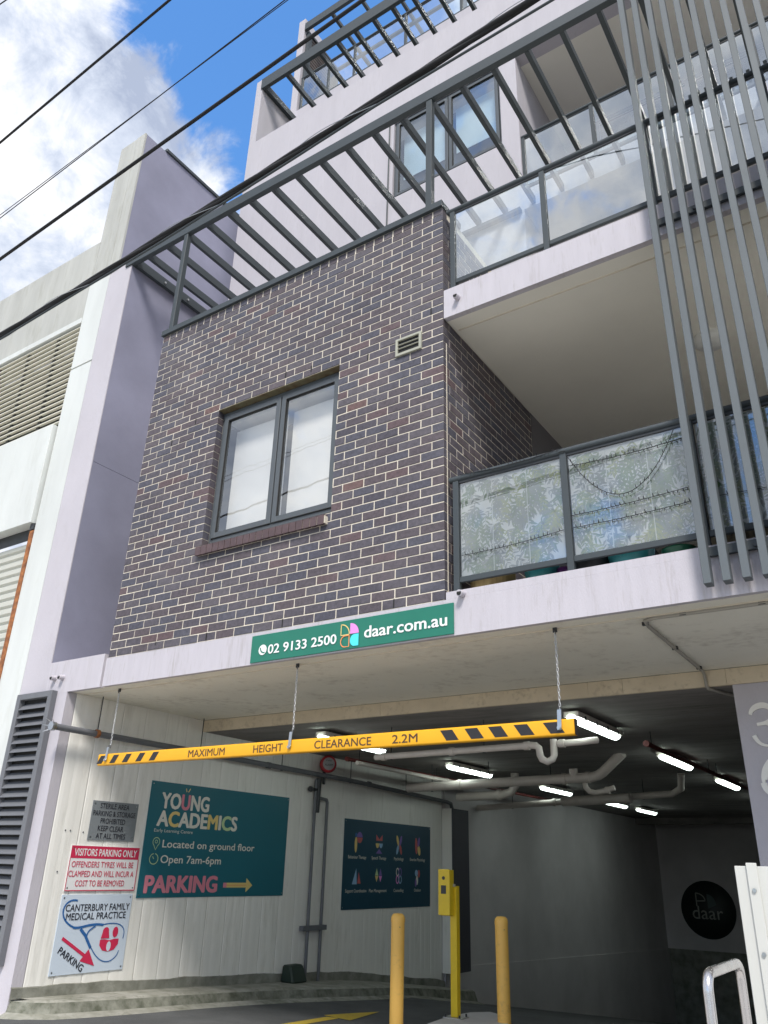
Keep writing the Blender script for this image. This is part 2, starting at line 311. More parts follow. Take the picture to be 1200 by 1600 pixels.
def tag(o, label, cat, group=None):
    o['label'] = label; o['category'] = cat
    if group: o['group'] = group
    return o
def struct(name, mb, mt, bevel=0.0): return build(name, mb, mt, None, bevel, kind='structure')
def box(*a): return MB().box(*a)
class Plane:      # printed plane: s along right, t along up, lift along normal
    def __init__(s, o, r, u, n): s.o = Vector(o); s.r = Vector(r); s.u = Vector(u); s.n = Vector(n)
    def p(s, a, b, l=0.0): return s.o + s.r * a + s.u * b + s.n * l
PL_L = Plane((-7.6, 0, 0), (0, 1, 0), (0, 0, 1), (1, 0, 0))
def PL_F(y): return Plane((0, y, 0), (1, 0, 0), (0, 0, 1), (0, -1, 0))
_cap = {}
def _text(body, bold, colors=None, shear=0.0, ext=0.0, spacing=1.0):
    cu = bpy.data.curves.new('lettering', 'FONT'); cu.body = body; cu.size = 1.0; cu.extrude = ext; cu.resolution_u = 3; cu.shear = shear; cu.space_character = spacing
    if colors:
        for i, c in enumerate(body):
            if i in colors: cu.body_format[i].material_index = colors[i]
    ob = bpy.data.objects.new('lettering', cu); C.objects.link(ob)
    for q in range(1 + (max(colors.values()) if colors else 0)): cu.materials.append(m_ink)
    dg = bpy.context.evaluated_depsgraph_get(); dg.update()
    me = bpy.data.meshes.new_from_object(ob.evaluated_get(dg)); bpy.data.objects.remove(ob); bpy.data.curves.remove(cu)
    if bold > 0:      # heavier weight: the glyph outlines laid again, slightly shifted, a hair above
        vs = [v.co.copy() for v in me.vertices]; fs = [tuple(p.vertices) for p in me.polygons]; mi = [p.material_index for p in me.polygons]; n0 = len(vs); mats_ = list(me.materials)
        V2, F2, M2 = [], [], []
        for k, (dx, dy) in enumerate(((0, 0), (bold, 0), (-bold, 0), (bold * .6, bold * .6), (-bold * .6, -bold * .6), (bold * .6, -bold * .6), (-bold * .6, bold * .6))):
            V2 += [(v.x + dx, v.y + dy, v.z + k * .00012) for v in vs]; F2 += [tuple(i + k * n0 for i in f) for f in fs]; M2 += mi
        me2 = bpy.data.meshes.new('lettering'); me2.from_pydata(V2, [], F2)
        for q in mats_: me2.materials.append(q)
        for p, i in zip(me2.polygons, M2): p.material_index = i
        me2.update(); bpy.data.meshes.remove(me); me = me2
    return me
def text(body, pl, s0, s1, base, cap, mt, parent, bold=0.0, name='lettering', lift=0.003, colors=None, shear=0.0, rot=0.0, spacing=1.0, ext=0.0):
    if bold not in _cap:
        q = _text('H', bold); _cap[bold] = max(v.co.y for v in q.vertices) ; bpy.data.meshes.remove(q)
    me = _text(body, bold, colors, shear, ext, spacing)
    xs = [v.co.x for v in me.vertices]; x0, x1 = min(xs), max(xs); sx = (s1 - s0) / (x1 - x0); sy = cap / _cap[bold]
    for i, x in enumerate(mt if isinstance(mt, (list, tuple)) else [mt]):
        if i < len(me.materials): me.materials[i] = x
        else: me.materials.append(x)
    o = bpy.data.objects.new(name, me); C.objects.link(o); o.parent = parent; base0 = rootloc(parent)
    ca, sa = math.cos(rad(rot)), math.sin(rad(rot)); org = pl.p(s0, base, lift)
    for v in me.vertices:
        a = (v.co.x - x0) * sx; b = v.co.y * sy; a, b = a * ca - b * sa, a * sa + b * ca
        v.co = pl.r * a + pl.u * b + pl.n * (v.co.z)
    o.location = org - base0
    return o
def flat(pl, pts, mt, parent, name='print', lift=0.003, th=0.0):
    n = len(pts); mb = MB(); mb.add([pl.p(a, b, lift) for a, b in pts], [tuple(range(n))]); return build(name, mb, mt, parent)
def ell(cx, cy, rx, ry, n=20, a0=0, a1=360, rot=0):
    out = []
    full = (a1 - a0) >= 360
    for i in range(n if full else n + 1):
        a = rad(a0 + (a1 - a0) * i / n); x = rx * math.cos(a); y = ry * math.sin(a); c, s = math.cos(rad(rot)), math.sin(rad(rot)); out.append((cx + x * c - y * s, cy + x * s + y * c))
    return out
def ribbon(pl, pts, w, mt, parent, name='print', lift=0.003):      # polyline with width (scalar or per point)
    n = len(pts); L_, R2 = [], []
    for i in range(n):
        a = Vector(pts[max(i - 1, 0)]); b = Vector(pts[min(i + 1, n - 1)]); d = (b - a).normalized(); nn = Vector((-d.y, d.x)); ww = w[i] if isinstance(w, (list, tuple)) else w
        L_.append(Vector(pts[i]) + nn * ww / 2); R2.append(Vector(pts[i]) - nn * ww / 2)
    mb = MB(); mb.add([pl.p(q.x, q.y, lift) for q in L_ + R2], [(i, i + n, i + n + 1, i + 1) for i in range(n - 1)])
    return build(name, mb, mt, parent)
def bez(p0, p1, p2, p3, n=12): return [tuple((1 - t) ** 3 * Vector(p0) + 3 * (1 - t) ** 2 * t * Vector(p1) + 3 * (1 - t) * t * t * Vector(p2) + t ** 3 * Vector(p3)) for t in [i / n for i in range(n + 1)]]
def copy_tree(o, parent=None):
    c = o.copy(); C.objects.link(c); c.parent = parent
    for ch in list(o.children): copy_tree(ch, c)
    return c

# ------------------------------------------------------------------ ground
def zk(y): # top of the kerb inside the car park
    y = max(y, 0.0)
    return .145 - .035 * y - .0028 * y * y if y < 5.5 else .145 - .1925 - .0847 - .12 * (y - 5.5)
def zg(y):
    return zk(y) - .13 if y < 5.5 else zk(y) - .13 - .02 * (y - 5.5)
mb = MB(); ys = [-1.6, -.8, 0] + [i * .5 for i in range(1, 46)]; xs = [-7.62, -5.5, -3.5, -1.5, .5, 4]
for j, y in enumerate(ys):
    for x in xs: mb.v.append((x, y, zg(y) if y > 0 else .015 + .03 * y))
for j in range(len(ys) - 1):
    for i in range(len(xs) - 1): a = j * len(xs) + i; mb.f.append((a, a + 1, a + 1 + len(xs), a + len(xs))); mb.mi.append(0); mb.sm.append(True)
struct('driveway', mb, m_asph)
struct('footpath', box(-40, -7.62, -7.6, 0, -.3, .02), m_foot)
o = struct('footpath', box(4, 40, -7.6, 0, -.3, .02), m_foot)
struct('driveway', MB().add([(-7.62, -7.6, -.1), (4, -7.6, -.1), (4, -1.6, -.033), (-7.62, -1.6, -.033)], [(0, 1, 2, 3)]), m_foot)
struct('road', box(-60, 60, -14, -7.6, -.5, -.13), m_road)
struct('footpath', box(-60, 60, -18, -14, -.5, .0), m_foot)
struct('ground', box(-400, 400, -400, 400, -6.2, -6.0), mat('far_ground', (.12, .13, .1), .9))
# curved kerb with a sloped face along the left wall
kp = [(-7.60, -.02, .03), (-7.42, .06, .05), (-7.28, .22, .0), (-7.22, .5, 0), (-7.16, 1.0, 0), (-7.12, 1.7, 0), (-7.07, 2.5, 0), (-6.99, 3.2, 0), (-6.87, 3.9, 0), (-6.76, 4.5, 0), (-6.68, 5.2, 0), (-6.72, 6, 0), (-6.85, 7, 0), (-7.0, 8.2, 0)]
mb = MB(); K = len(kp)
for i, (x, y, b) in enumerate(kp):
    top = zk(y); g = zg(y); a = Vector(kp[max(i - 1, 0)][:2]); c2 = Vector(kp[min(i + 1, K - 1)][:2]); d = (c2 - a).normalized(); n2 = Vector((d.y, -d.x))
    jit = random.uniform(-.008, .008)
    w = .10; q = [(-7.61, y if i > 1 else 0.0, top + .0), (x - n2.x * (.09), y - n2.y * .09, top + jit * .5), (x - n2.x * .045, y - n2.y * .045, top - .018), (x - n2.x * .0 + jit, y, g + .03), (x + n2.x * .12, y + n2.y * .12, g + .006), (x + n2.x * .13, y + n2.y * .13, g - .1)]
    mb.v += q
for i in range(K - 1):
    for j in range(5): a = i * 6 + j; mb.f.append((a, a + 1, a + 7, a + 6)); mb.mi.append((0, 0, 1, 2, 2)[j]); mb.sm.append(j != 2)
struct('kerb', mb, [m_kerb, mat('kerb_stained_face', (.24, .24, .20), .85, col2=(.08, .085, .06), vscale=7, bump=.7, bscale=35, grime=.6, gcol=(.05, .06, .03), gscale=3), m_kerb])

# ------------------------------------------------------------------ apartment building shell
B = thing('apartment_building', 'lavender rendered apartment block with cream soffits over an open car park', 'building', (-2.9, 0, 0))
XL = -8.02
# slabs: level 1 fascia, underside and edge
build('fascia', box(-7.05, 4.2, .004, .05, 3.0, 3.298), m_lavs, B)
build('fascia', box(-8.02, -7.085, .0, .05, 2.998, 3.352), m_lavs, B)
build('fascia', box(-2.93, 4.2, .0041, .16, 3.2985, 3.36), m_lavs, B)
build('slab', box(-8.02, 4.2, .051, .16, 3.06, 3.297), m_soffit, B)
build('soffit', box(-7.62, 4.2, .051, 2.03, 3.002, 3.059), m_soffit, B)
mb = MB(); mb.obox((-7.6, .20, 2.997), (4.2, .20, 2.997), .012, .008); build('drip_groove', mb, m_mortar, B)
build('slab', box(-8.02, 4.2, .162, 4.5, 3.06, 3.29), m_soffit, B)
mb = MB()
xs_ = [-7.62, -6.35, -4.9, -3.65, -2.55, -2.22, -1.32, 0.1, 1.5, 4.2]
for a, b in zip(xs_[:-1], xs_[1:]): build('beam_facing', box(a + .0015, b - .0015, 2.03, 2.07, 2.86, 2.998), m_beam, B)
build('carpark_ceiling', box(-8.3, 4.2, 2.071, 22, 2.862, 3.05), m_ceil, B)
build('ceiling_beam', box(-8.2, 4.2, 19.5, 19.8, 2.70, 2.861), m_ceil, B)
# floor of the recess beside the party wall
build('recess_sill', box(-8.02, -7.03, .162, 2.0, 3.2, 3.345), m_lav, B)
# level 2 balcony slab
build('balcony_slab', box(-2.932, 4.2, .0, .06, 6.045, 6.37), m_lavs, B)
build('balcony_soffit', box(-2.935, 4.2, .061, 3.6, 6.05, 6.36), m_soffit2, B)
build('balcony_floor', box(-2.935, 4.2, .182, 3.6, 3.30, 3.355), m_foot, B)
mb = MB(); mb.obox((-2.9, .23, 6.046), (4.2, .23, 6.046), .012, .01); build('drip_groove', mb, m_mortar, B)
# walls behind balconies
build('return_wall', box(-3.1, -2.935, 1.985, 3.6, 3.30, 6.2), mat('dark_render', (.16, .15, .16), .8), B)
build('back_wall', box(-8.02, 4.2, 3.6, 3.8, 3.30, 6.2), m_lavshade, B)
build('back_wall', box(-2.9, 4.2, 3.6, 3.8, 6.37, 9.1), m_lavshade, B)
for z in (3.36, 6.40, 9.44):
    d = build('sliding_door', box(-2.2, 1.8, 3.53, 3.57, z, z + 2.3), m_doorglass, B)
    mb = MB()
    for x in (-2.22, -.9, .45, 1.8): mb.box(x - .03, x + .03, 3.50, 3.53, z, z + 2.34)
    mb.box(-2.25, 1.83, 3.50, 3.528, z + 2.3, z + 2.36); build('door_frame', mb, m_alu, B)
# set-back level 2/3 wall (y = 2)
wx0, wx1, wz0, wz1 = -4.93, -3.13, 10.40, 12.01
build('set_back_wall', box(-8.19, wx0, 2.0, 2.2, 6.35, 13.52), m_lavpale, B)
build('set_back_wall', box(wx0, wx1, 2.0, 2.2, 6.35, wz0), m_lavpale, B)
build('set_back_wall', box(wx0, wx1, 2.0, 2.2, wz1, 13.52), m_lavpale, B)
build('set_back_wall', box(wx1, -2.87, 2.0, 2.2, 6.35, 13.52), m_lavpale, B)
build('set_back_wall', box(-2.87, 4.2, 2.0, 2.2, 12.0, 13.52), m_lavpale, B)
build('recess_wall', box(-3.0, -2.872, 2.2, 4.5, 6.4, 12.0), m_lavpale, B)
build('level_three_soffit', box(-2.87, 4.2, 2.2, 4.6, 12.0, 12.2), m_soffit2, B)
build('level_three_back_wall', box(-2.87, 4.2, 4.3, 4.5, 9.4, 12.0), m_lavshade, B)
build('level_three_slab', box(-2.87, 4.2, 2.0, 4.3, 9.08, 9.40), m_lavpale, B)
build('parapet_fin', box(-8.19, -8.03, 2.002, 3.15, 13.521, 15.22), m_lavpale, B)
build('parapet_coping', box(-8.03, 4.2, 2.03, 2.2, 13.521, 13.55), m_steel, B)
build('level_five_slab', box(-8.2, 4.2, 3.0, 6.5, 15.1, 15.40), m_lavpale, B)
build('penthouse_fin', box(-8.22, -8.05, 3.0, 3.6, 15.40, 18.3), m_lavpale, B)
build('terrace_floor', box(-7.02, -2.9, .21, 2.0, 6.3, 6.4), m_foot, B)
build('set_back_wall', box(-8.02, -6.9, 2.0, 2.2, 3.3, 6.349), m_lavshade, B)
build('room_interior', box(-7.9, -3.2, .8, .85, 3.3, 6.3), m_room, B)
# number pier
build('number_pier', box(-1.28, 4.2, 2.04, 2.5, -.3, 2.858), m_lav, B)
build('carpark_back_wall', box(-8.2, 4.2, 21.53, 21.7, -.60, 2.86), m_cpwall2, B, label='grey painted wall at the back of the car park')
build('carpark_back_plinth', box(-8.2, 4.2, 21.48, 21.7, -3, -.60), m_plinth, B)
build('carpark_side_wall', box(4.0, 4.2, 2.5, 21.5, -3, 2.86), m_cpwall2, B)
build('carpark_side_wall', box(-7.75, -7.6, 8.205, 21.5, -3, 2.86), m_cpwall2, B)
mb = MB(); mb.add([(-7.57, 8.2, -.17), (-7.57, 21.5, -.62), (-7.57, 21.5, -3.2), (-7.57, 8.2, -1.6), (-7.7, 8.2, -.17), (-7.7, 21.5, -.62)], [(0, 3, 2, 1), (0, 1, 5, 4)]); build('retaining_upstand', mb, m_cpwall2, B)

# level 1 exterior weep pipes
def weep(x, z, lab):
    mb = MB(); mb.tube([(x, .01, z), (x, -.06, z - .01)], [.03, .026], 14)
    t = thing('drain_spout', lab, 'pipe', (x, 0, z)); build('spout', mb, m_lav, t)
    mb = MB(); mb.tube([(x, -.0605, z - .01), (x, -.0615, z - .01)], .02, 14); build('opening', mb, m_black, t)
weep(-7.88, 3.17, 'short lavender spout near the left end of the fascia, left of two')
weep(-7.74, 3.165, 'short lavender spout near the left end of the fascia, right of two')
weep(-2.78, 3.325, 'small white spout beside the right end of the green banner')
weep(-2.78, 6.22, 'small white spout on the upper balcony slab edge beside the brick corner')

# ------------------------------------------------------------------ party wall and white neighbour
P = thing('party_wall', 'tall lavender party wall with pale front edge between the two buildings', 'wall', (-8.3, 0, 0))
build('front_pier', box(-8.41, -8.02, 0.0, .012, 2.96, 9.30), m_lav, P)
build('front_pier', box(-8.505, -8.414, .003, .5, 2.96, 9.30), m_lav, P)
for z0, z1 in ((3.36, 5.93), (5.935, 9.15)): build('side_panel', box(-8.4, -8.022, .0125, 4.5, z0, z1), m_lavshade, P)
build('upper_wall', box(-8.50, -8.36, .03, 6, 9.15, 11.94), m_lavshade, P)
build('upper_front', box(-8.555, -8.358, -.002, .03, 9.30, 11.945), m_conc, P)
build('upper_front', box(-8.94, -8.562, .0, .5, 9.30, 11.93), m_conc, P)
build('wall_coping', box(-8.56, -8.33, .42, 6, 11.941, 12.0), m_steel, P, .004)
build('base_wall', box(-8.49, -8.0195, .0, .12, -.1, 2.957), m_lav, P)
build('base_wall', box(-8.019, -7.62, .0, .12, -.1, 2.9975), m_lav, P)
Wt = thing('white_warehouse', 'white painted neighbouring building with slatted opening and roller shutter', 'building', (-10, 0, 0))
build('column', box(-8.965, -8.508, -.0, .5, -.1, 7.625), m_white, Wt)
build('column', box(-8.965, -8.508, .0, .5, 7.65, 9.298), m_white, Wt)
build('column_joint', box(-8.955, -8.515, .012, .4, 7.6251, 7.6499), m_conc, Wt)
build('parapet_wall', box(-16, -8.97, .015, .4, 8.55, 10.0), m_conc, Wt)
build('parapet_wall', box(-8.97, -8.95, .03, .4, 9.3, 10.0), m_conc, Wt)
build('window_head', box(-16, -8.97, -.01, .1, 8.46, 8.548), m_white, Wt)
build('spandrel_panel', box(-16, -9.0, -.06, .3, 5.28, 6.74), m_white, Wt, .004)
mb = MB(); mb.box(-16, -8.975, .09, .10, 5.12, 5.279); build('shutter_box', mb, m_dark, Wt)
build('interior', box(-16, -8.97, 1.6, 1.7, 6.3, 8.6), mat('ochre_interior', (.30, .27, .18), .8, col2=(.14, .13, .10), vscale=1.4), Wt)
build('interior', box(-16, -8.97, .5, 1.6, 8.46, 8.6), m_room, Wt); build('interior', box(-16, -8.97, .32, 1.6, 6.6, 6.745), m_room, Wt)
mb = MB(); mb.box(-10.6, -9.3, 1.2, 1.25, 7.9, 8.3); build('duct', mb, m_white, Wt)
i = 0
sl_ = None
for k in range(19):
    z = 8.42 - k * .0885
    if sl_ is None:
        mb = MB(); mb.add([(-16, .02, z), (-8.972, .02, z), (-8.972, .075, z + .012), (-16, .075, z + .012), (-16, .02, z - .014), (-8.972, .02, z - .014), (-8.972, .075, z - .002), (-16, .075, z - .002)], [(0, 1, 2, 3), (4, 7, 6, 5), (0, 4, 5, 1), (2, 6, 7, 3)])
        sl_ = build('slat', mb, m_slat, Wt)
    else: c = sl_.copy(); C.objects.link(c); c.location.z -= k * .0885
mb = MB()
for x in (-9.58, -10.32, -11.1, -11.9):
    for k in range(19): z = 8.42 - k * .0885; mb.box(x - .012, x + .05, .05, .13, z - .05, z - .005)
    mb.box(x - .015, x + .0, .14, .2, 6.75, 8.46)
build('slat_bracket', mb, m_dark, Wt)
SH = MB(); n = 48
for k in range(n):
    z = 5.1 - k * .108
    pr = [(.14, z), (.115, z - .02), (.115, z - .075), (.14, z - .095), (.14, z - .108)]
    for (a, b), (c, d) in zip(pr[:-1], pr[1:]): SH.add([(-16, a, b), (-9.04, a, b), (-9.04, c, d), (-16, c, d)], [(0, 3, 2, 1)])
build('roller_shutter', SH, m_shutter, Wt)
build('shutter_guide', box(-9.045, -8.968, -.012, .10, -.1, 5.18), m_rust, Wt)
build('shutter_bracket', box(-9.05, -8.968, -.02, .085, 5.19, 5.275), m_dark, Wt)

# side louvre panel at the foot of the party wall
V = bpy.data.objects.new('louvre_panel', None); C.objects.link(V); V.parent = P; V.location = Vector((-8.1, 0, 0)) - P.location; V['label'] = 'tall grey metal louvre panel'
for a in ((-8.43, -8.36, -.07, .0, .4, 3.02), (-7.86, -7.79, -.07, .0, .4, 3.02), (-8.36, -7.86, -.07, .0, 2.955, 3.02), (-8.36, -7.86, -.07, .0, .4, .46)):
    build('frame', box(*a), m_louvre, V, .004)
build('backing', box(-8.36, -7.86, -.004, -.001, .46, 2.955), m_black, V)
lv = None
for k in range(27):
    z = 2.90 - k * .0915
    if lv is None:
        mb = MB(); mb.add([(-8.36, -.066, z - .05), (-7.86, -.066, z - .05), (-7.86, -.006, z + .012), (-8.36, -.006, z + .012), (-8.36, -.066, z - .058), (-7.86, -.066, z - .058), (-7.86, -.006, z + .004), (-8.36, -.006, z + .004)], [(0, 1, 2, 3), (4, 7, 6, 5), (0, 4, 5, 1), (2, 6, 7, 3)]); lv = build('blade', mb, m_louvre, V)
    else: c = lv.copy(); C.objects.link(c); c.location.z -= k * .0915

# ------------------------------------------------------------------ brick wall
BX1 = -2.94; BX0 = -7.02; BZ0 = 3.298; CH = .0862; BW = .24
Wl = thing('brick_wall', 'dark speckled brick upper wall with cream mortar above the green banner', 'wall', (-5, 0, BZ0))
ox0, ox1 = BX1 - 12 * BW, BX1 - 5 * BW; oz0, oz1 = BZ0 + 12 * CH, BZ0 + 31 * CH
TOPZ = BZ0 + 47 * CH
vx0, vx1, vz0, vz1 = -3.455, -3.17, BZ0 + 29 * CH, BZ0 + 31 * CH
mort = MB()
for a in ((BX0, ox0, BZ0, TOPZ + .085), (ox0, ox1, BZ0, oz0), (ox0, ox1, oz1, TOPZ + .085), (ox1, BX1 - .0, BZ0, TOPZ + .085)): mort.box(a[0] + (.0035 if a[0] == BX0 else 0), a[1] - (.0035 if a[1] in (BX1, ox0) and a[0] != ox0 else 0), .0035, .108, a[2], a[3])
mort.box(BX1 - .105, BX1 - .0035, .109, 1.98, BZ0, TOPZ + .085)
build('mortar', mort, m_mortar, Wl)
build('inner_leaf', MB().box(BX0 + .01, ox0 - .01, .12, .2, 3.3, 7.3).box(ox1 + .01, -3.05, .12, .2, 3.3, 7.3).box(ox0, ox1, .12, .2, oz1, 7.3).box(ox0, ox1, .12, .2, 3.3, oz0), m_mortar, Wl)
def brickmesh(w, h, d, ch=.003):
    x, z = w / 2, h / 2
    j = lambda: random.uniform(-.0012, .0012)
    v = [(-x, d, -z), (x, d, -z), (x, d, z), (-x, d, z), (-x, ch, -z), (x, ch, -z), (x, ch, z), (-x, ch, z), (-x + ch, j(), -z + ch), (x - ch, j(), -z + ch), (x - ch, j(), z - ch), (-x + ch, j(), z - ch)]
    f = [(8, 9, 10, 11), (4, 5, 9, 8), (5, 6, 10, 9), (6, 7, 11, 10), (7, 4, 8, 11), (0, 1, 5, 4), (1, 2, 6, 5), (2, 3, 7, 6), (3, 0, 4, 7)]
    return v, f
bricks = []   # (kind, centre, width, height, side)
def overlap(a0, a1, b0, b1): return a0 < b1 - .002 and a1 > b0 + .002
for r in range(47):
    z = BZ0 + r * CH + CH / 2
    edge = BX1; first = .115 if r % 2 == 0 else .23
    x1 = edge; w = first
    while x1 > BX0 + .02:
        x0 = max(x1 - w, BX0); ww = x1 - x0
        segs = [(x0, x1)]
        for (hx0, hx1, hz0, hz1) in ((ox0, ox1, oz0, oz1), (vx0, vx1, vz0, vz1)):
            ns = []
            for a, b in segs:
                if overlap(a, b, hx0, hx1) and hz0 - .01 < z < hz1 + .01:
                    if a < hx0 - .012: ns.append((a, hx0))
                    if b > hx1 + .012: ns.append((hx1, b))
                else: ns.append((a, b))
            segs = ns
        for a, b in segs:
            if b - a > .02: bricks.append(('f', Vector(((a + b) / 2, 0, z)), b - a, .0762))
        x1 -= w + .01; w = .23
    # return wall (faces +X)
    w = .23; y = .24 if r % 2 == 0 else .12
    while y < 1.97:
        y1 = min(y + w, 1.97)
        if not (6.03 < z < 6.38 and y1 > .0) or y < 0:
            bricks.append(('r', Vector((BX1, (y + y1) / 2, z)), y1 - y, .0762))
        y = y1 + .01; w = .23
# header-on-edge top course
x1 = BX1
while x1 > BX0 + .05:
    bricks.append(('f', Vector((x1 - .055, 0, TOPZ + .038)), .106, .0762)); x1 -= .12
sel = []
for b in bricks:
    n = Vector((0, -1, 0)) if b[0] == 'f' else Vector((1, 0, 0)); d = CAM - b[1]
    vis = n.dot(d.normalized()) / d.length_squared * b[2] * b[3]
    if b[0] == 'r' and b[1].z > 6.0: vis *= .2
    if b[0] == 'r' and b[1].z < 4.3 and b[1].y > .3: vis *= .3
    sel.append(vis)
order = sorted(range(len(bricks)), key=lambda i: -sel[i]); top300 = set(order[:299])
cache = {}; rest = MB()
for i, (k, c, w, h) in enumerate(bricks):
    rw = .0 if k == 'f' else rad(90)
    jit = random.uniform(-.0022, .0008); jr = random.uniform(-.009, .009)
    dep = .09
    if k == 'f' and abs(c.x + w / 2 - BX1) < .003 and c.z < TOPZ: dep = .23 if w < .15 else .11
    # corner bricks: the front owns the corner, the return starts behind it
    if i in top300:
        key = (k, round(w, 3), dep, random.randrange(4))
        if key not in cache:
            v, f = brickmesh(w, h, dep); me = bpy.data.meshes.new('brick'); 
            me.from_pydata(v, [], f); me.materials.append(m_brick); me.update(); cache[key] = me
        o = bpy.data.objects.new('brick', cache[key]); C.objects.link(o); o.parent = Wl
        if k == 'f': o.location = c + Vector((0, jit, 0)) - Wl.location; o.rotation_euler = (0, jr, 0)
        else: o.location = c + Vector((-jit - .0002, 0, 0)) - Wl.location; o.rotation_euler = (0, 0, rad(90))
    else:
        v, f = brickmesh(w, h, dep); out = []
        for p in v:
            p = Vector(p)
            if k == 'f': p = Vector((p.x, p.y + jit, p.z + p.x * jr * -1)) + c
            else: p = Vector((-p.y, p.x, p.z)) + c + Vector((-jit - .0002, 0, 0))
            out.append(p)
        rest.add(out, f)
o = build('brick', rest, m_bricks, Wl, kind='stuff'); o.name = 'small_bricks'
# control joint on the return, weep holes
mb = MB(); mb.box(BX1 - .004, BX1 + .0028, .052, .064, 3.3, 5.80); build('control_joint', mb, m_mortar, Wl)
mb = MB()
for x, r in ((-6.30, 0), (-5.58, 0), (-4.62, 0), (-3.42, 0), (-4.51, 31.4), (-3.79, 30), (-3.07, 33), (-6.18, 30), (-6.54, 28), (-4.86, 32)):
    z = BZ0 + r * CH; mb.box(x - .006, x + .006, -.003, .004, z + .008, z + .082)
build('weep_slot', mb, m_black, Wl)
cp = build('coping', MB().box(-7.03, -2.93, -.035, .14, TOPZ + .082, TOPZ + .158).box(-3.01, -2.925, .141, .36, TOPZ + .08, TOPZ + .156), m_steel, Wl, .003)
mb = MB()
mb.box(ox0 - .0, ox1, .0, .11, oz1 - .008, oz1 - .001); build('lintel', mb, mat('lintel_olive', (.16, .15, .09), .7, col2=(.10, .06, .03), vscale=12), Wl)
# sill of bricks on edge, projecting and sloping
sb = None; k = 0; x = ox0 - .025
while x < ox1 - .04:
    v = []
    for (y, z) in ((-.055, oz0 - .125), (.08, oz0 - .095), (.08, oz0 + .012), (-.055, oz0 - .03)):
        v += [(x + .003, y, z), (x + .079, y, z)]
    if sb is None:
        mb = MB(); mb.add(v, [(0, 1, 3, 2), (2, 3, 5, 4), (4, 5, 7, 6), (6, 7, 1, 0), (0, 2, 4, 6), (1, 7, 5, 3)]); sb = build('sill_brick', mb, m_sillb, Wl, .002)
    else: c = sb.copy(); C.objects.link(c); c.location.x += k * .0835; c.location.y += random.uniform(-.002, .002)
    k += 1; x += .0835
build('sill_mortar', MB().box(ox0 - .015, ox1 - .03, -.045, .09, oz0 - .115, oz0 - .04), m_mortar, Wl)
# window in the brick wall
def window(parent, x0, x1, z0, z1, y, mull, label, blind_z, sash=.06, glass=None):
    w = build('window', MB().box(x0, x0 + .035, y, y + .09, z0, z1).box(x1 - .035, x1, y, y + .09, z0, z1).box(x0 + .035, x1 - .035, y, y + .09, z1 - .05, z1).box(x0 + .035, x1 - .035, y, y + .09, z0, z0 + .04), m_alu, parent, .003, label=label)
    for a, b in ((x0 + .04, mull - .008), (mull + .008, x1 - .04)):
        za, zb = z0 + .045, z1 - .055; f = MB(); yy = y - .018
        f.box(a, a + sash, yy, yy + .05, za, zb).box(b - sash, b, yy, yy + .05, za, zb).box(a + sash, b - sash, yy, yy + .05, za, za + sash).box(a + sash, b - sash, yy, yy + .05, zb - sash, zb)
        build('sash', f, m_alu, w, .003)
        build('pane', box(a + sash, b - sash, yy + .02, yy + .026, za + sash, zb - sash), glass or m_glass, w)
        bz = blind_z
        build('blind', box(a + .03, b - .03, y + .16, y + .165, bz, zb - .12), m_blind, w)
        build('gasket', MB().box(a + sash, a + sash + .006, yy - .001, yy + .02, za + sash, zb - sash).box(a + sash, b - sash, yy - .001, yy + .02, zb - sash - .006, zb - sash), m_black, w)
    return w
wn = window(Wl, ox0 + .005, ox1 - .005, oz0 + .05, oz1 - .012, .085, (ox0 + ox1) / 2 + .03, 'grey two-sash window with white blinds set in the dark brick wall', oz0)
build('reveal_head', box(ox0, ox1, .2, .55, oz1 - .09, oz1 - .03), m_blind, Wl)
# vent
vt = thing('wall_vent', 'small cream wall vent with three dark slots near the top right brick corner', 'vent', ((vx0 + vx1) / 2, 0, vz0))
fr = MB(); t_ = .024
fr.box(vx0, vx0 + t_, -.022, .05, vz0 - .005, vz1 + .02).box(vx1 - t_, vx1, -.022, .05, vz0 - .005, vz1 + .02).box(vx0 + t_, vx1 - t_, -.022, .05, vz0 - .005, vz0 + t_).box(vx0 + t_, vx1 - t_, -.022, .05, vz1 + .02 - t_, vz1 + .02)
build('frame', fr, m_ventcream, vt, .002); build('backing', box(vx0 + t_, vx1 - t_, -.003, .003, vz0 + t_ - .005, vz1 - .005), m_black, vt)
for k in (1, 2):
    z = vz0 + .01 + t_ + k * .044; mb = MB(); mb.obox((vx0 + t_, -.011, z), (vx1 - t_, -.011, z), .012, .004, (0, .2, 1)); build('blade', mb, m_ventcream, vt)

# level 3 window
window(B, wx0, wx1, wz0, wz1, 2.04, -3.98, 'grey two-sash upper window with half lowered white blinds', 10.92, .05, m_glasssky)
build('window_room', box(-7.5, -3.05, 2.5, 2.6, 9.6, 12.2), m_room, B)
mb = MB(); mb.tube([(-5.0, 1.985, 9.9), (-5.0, 1.985, 12.15)], .012, 6); build('conduit', mb, m_steel, B)

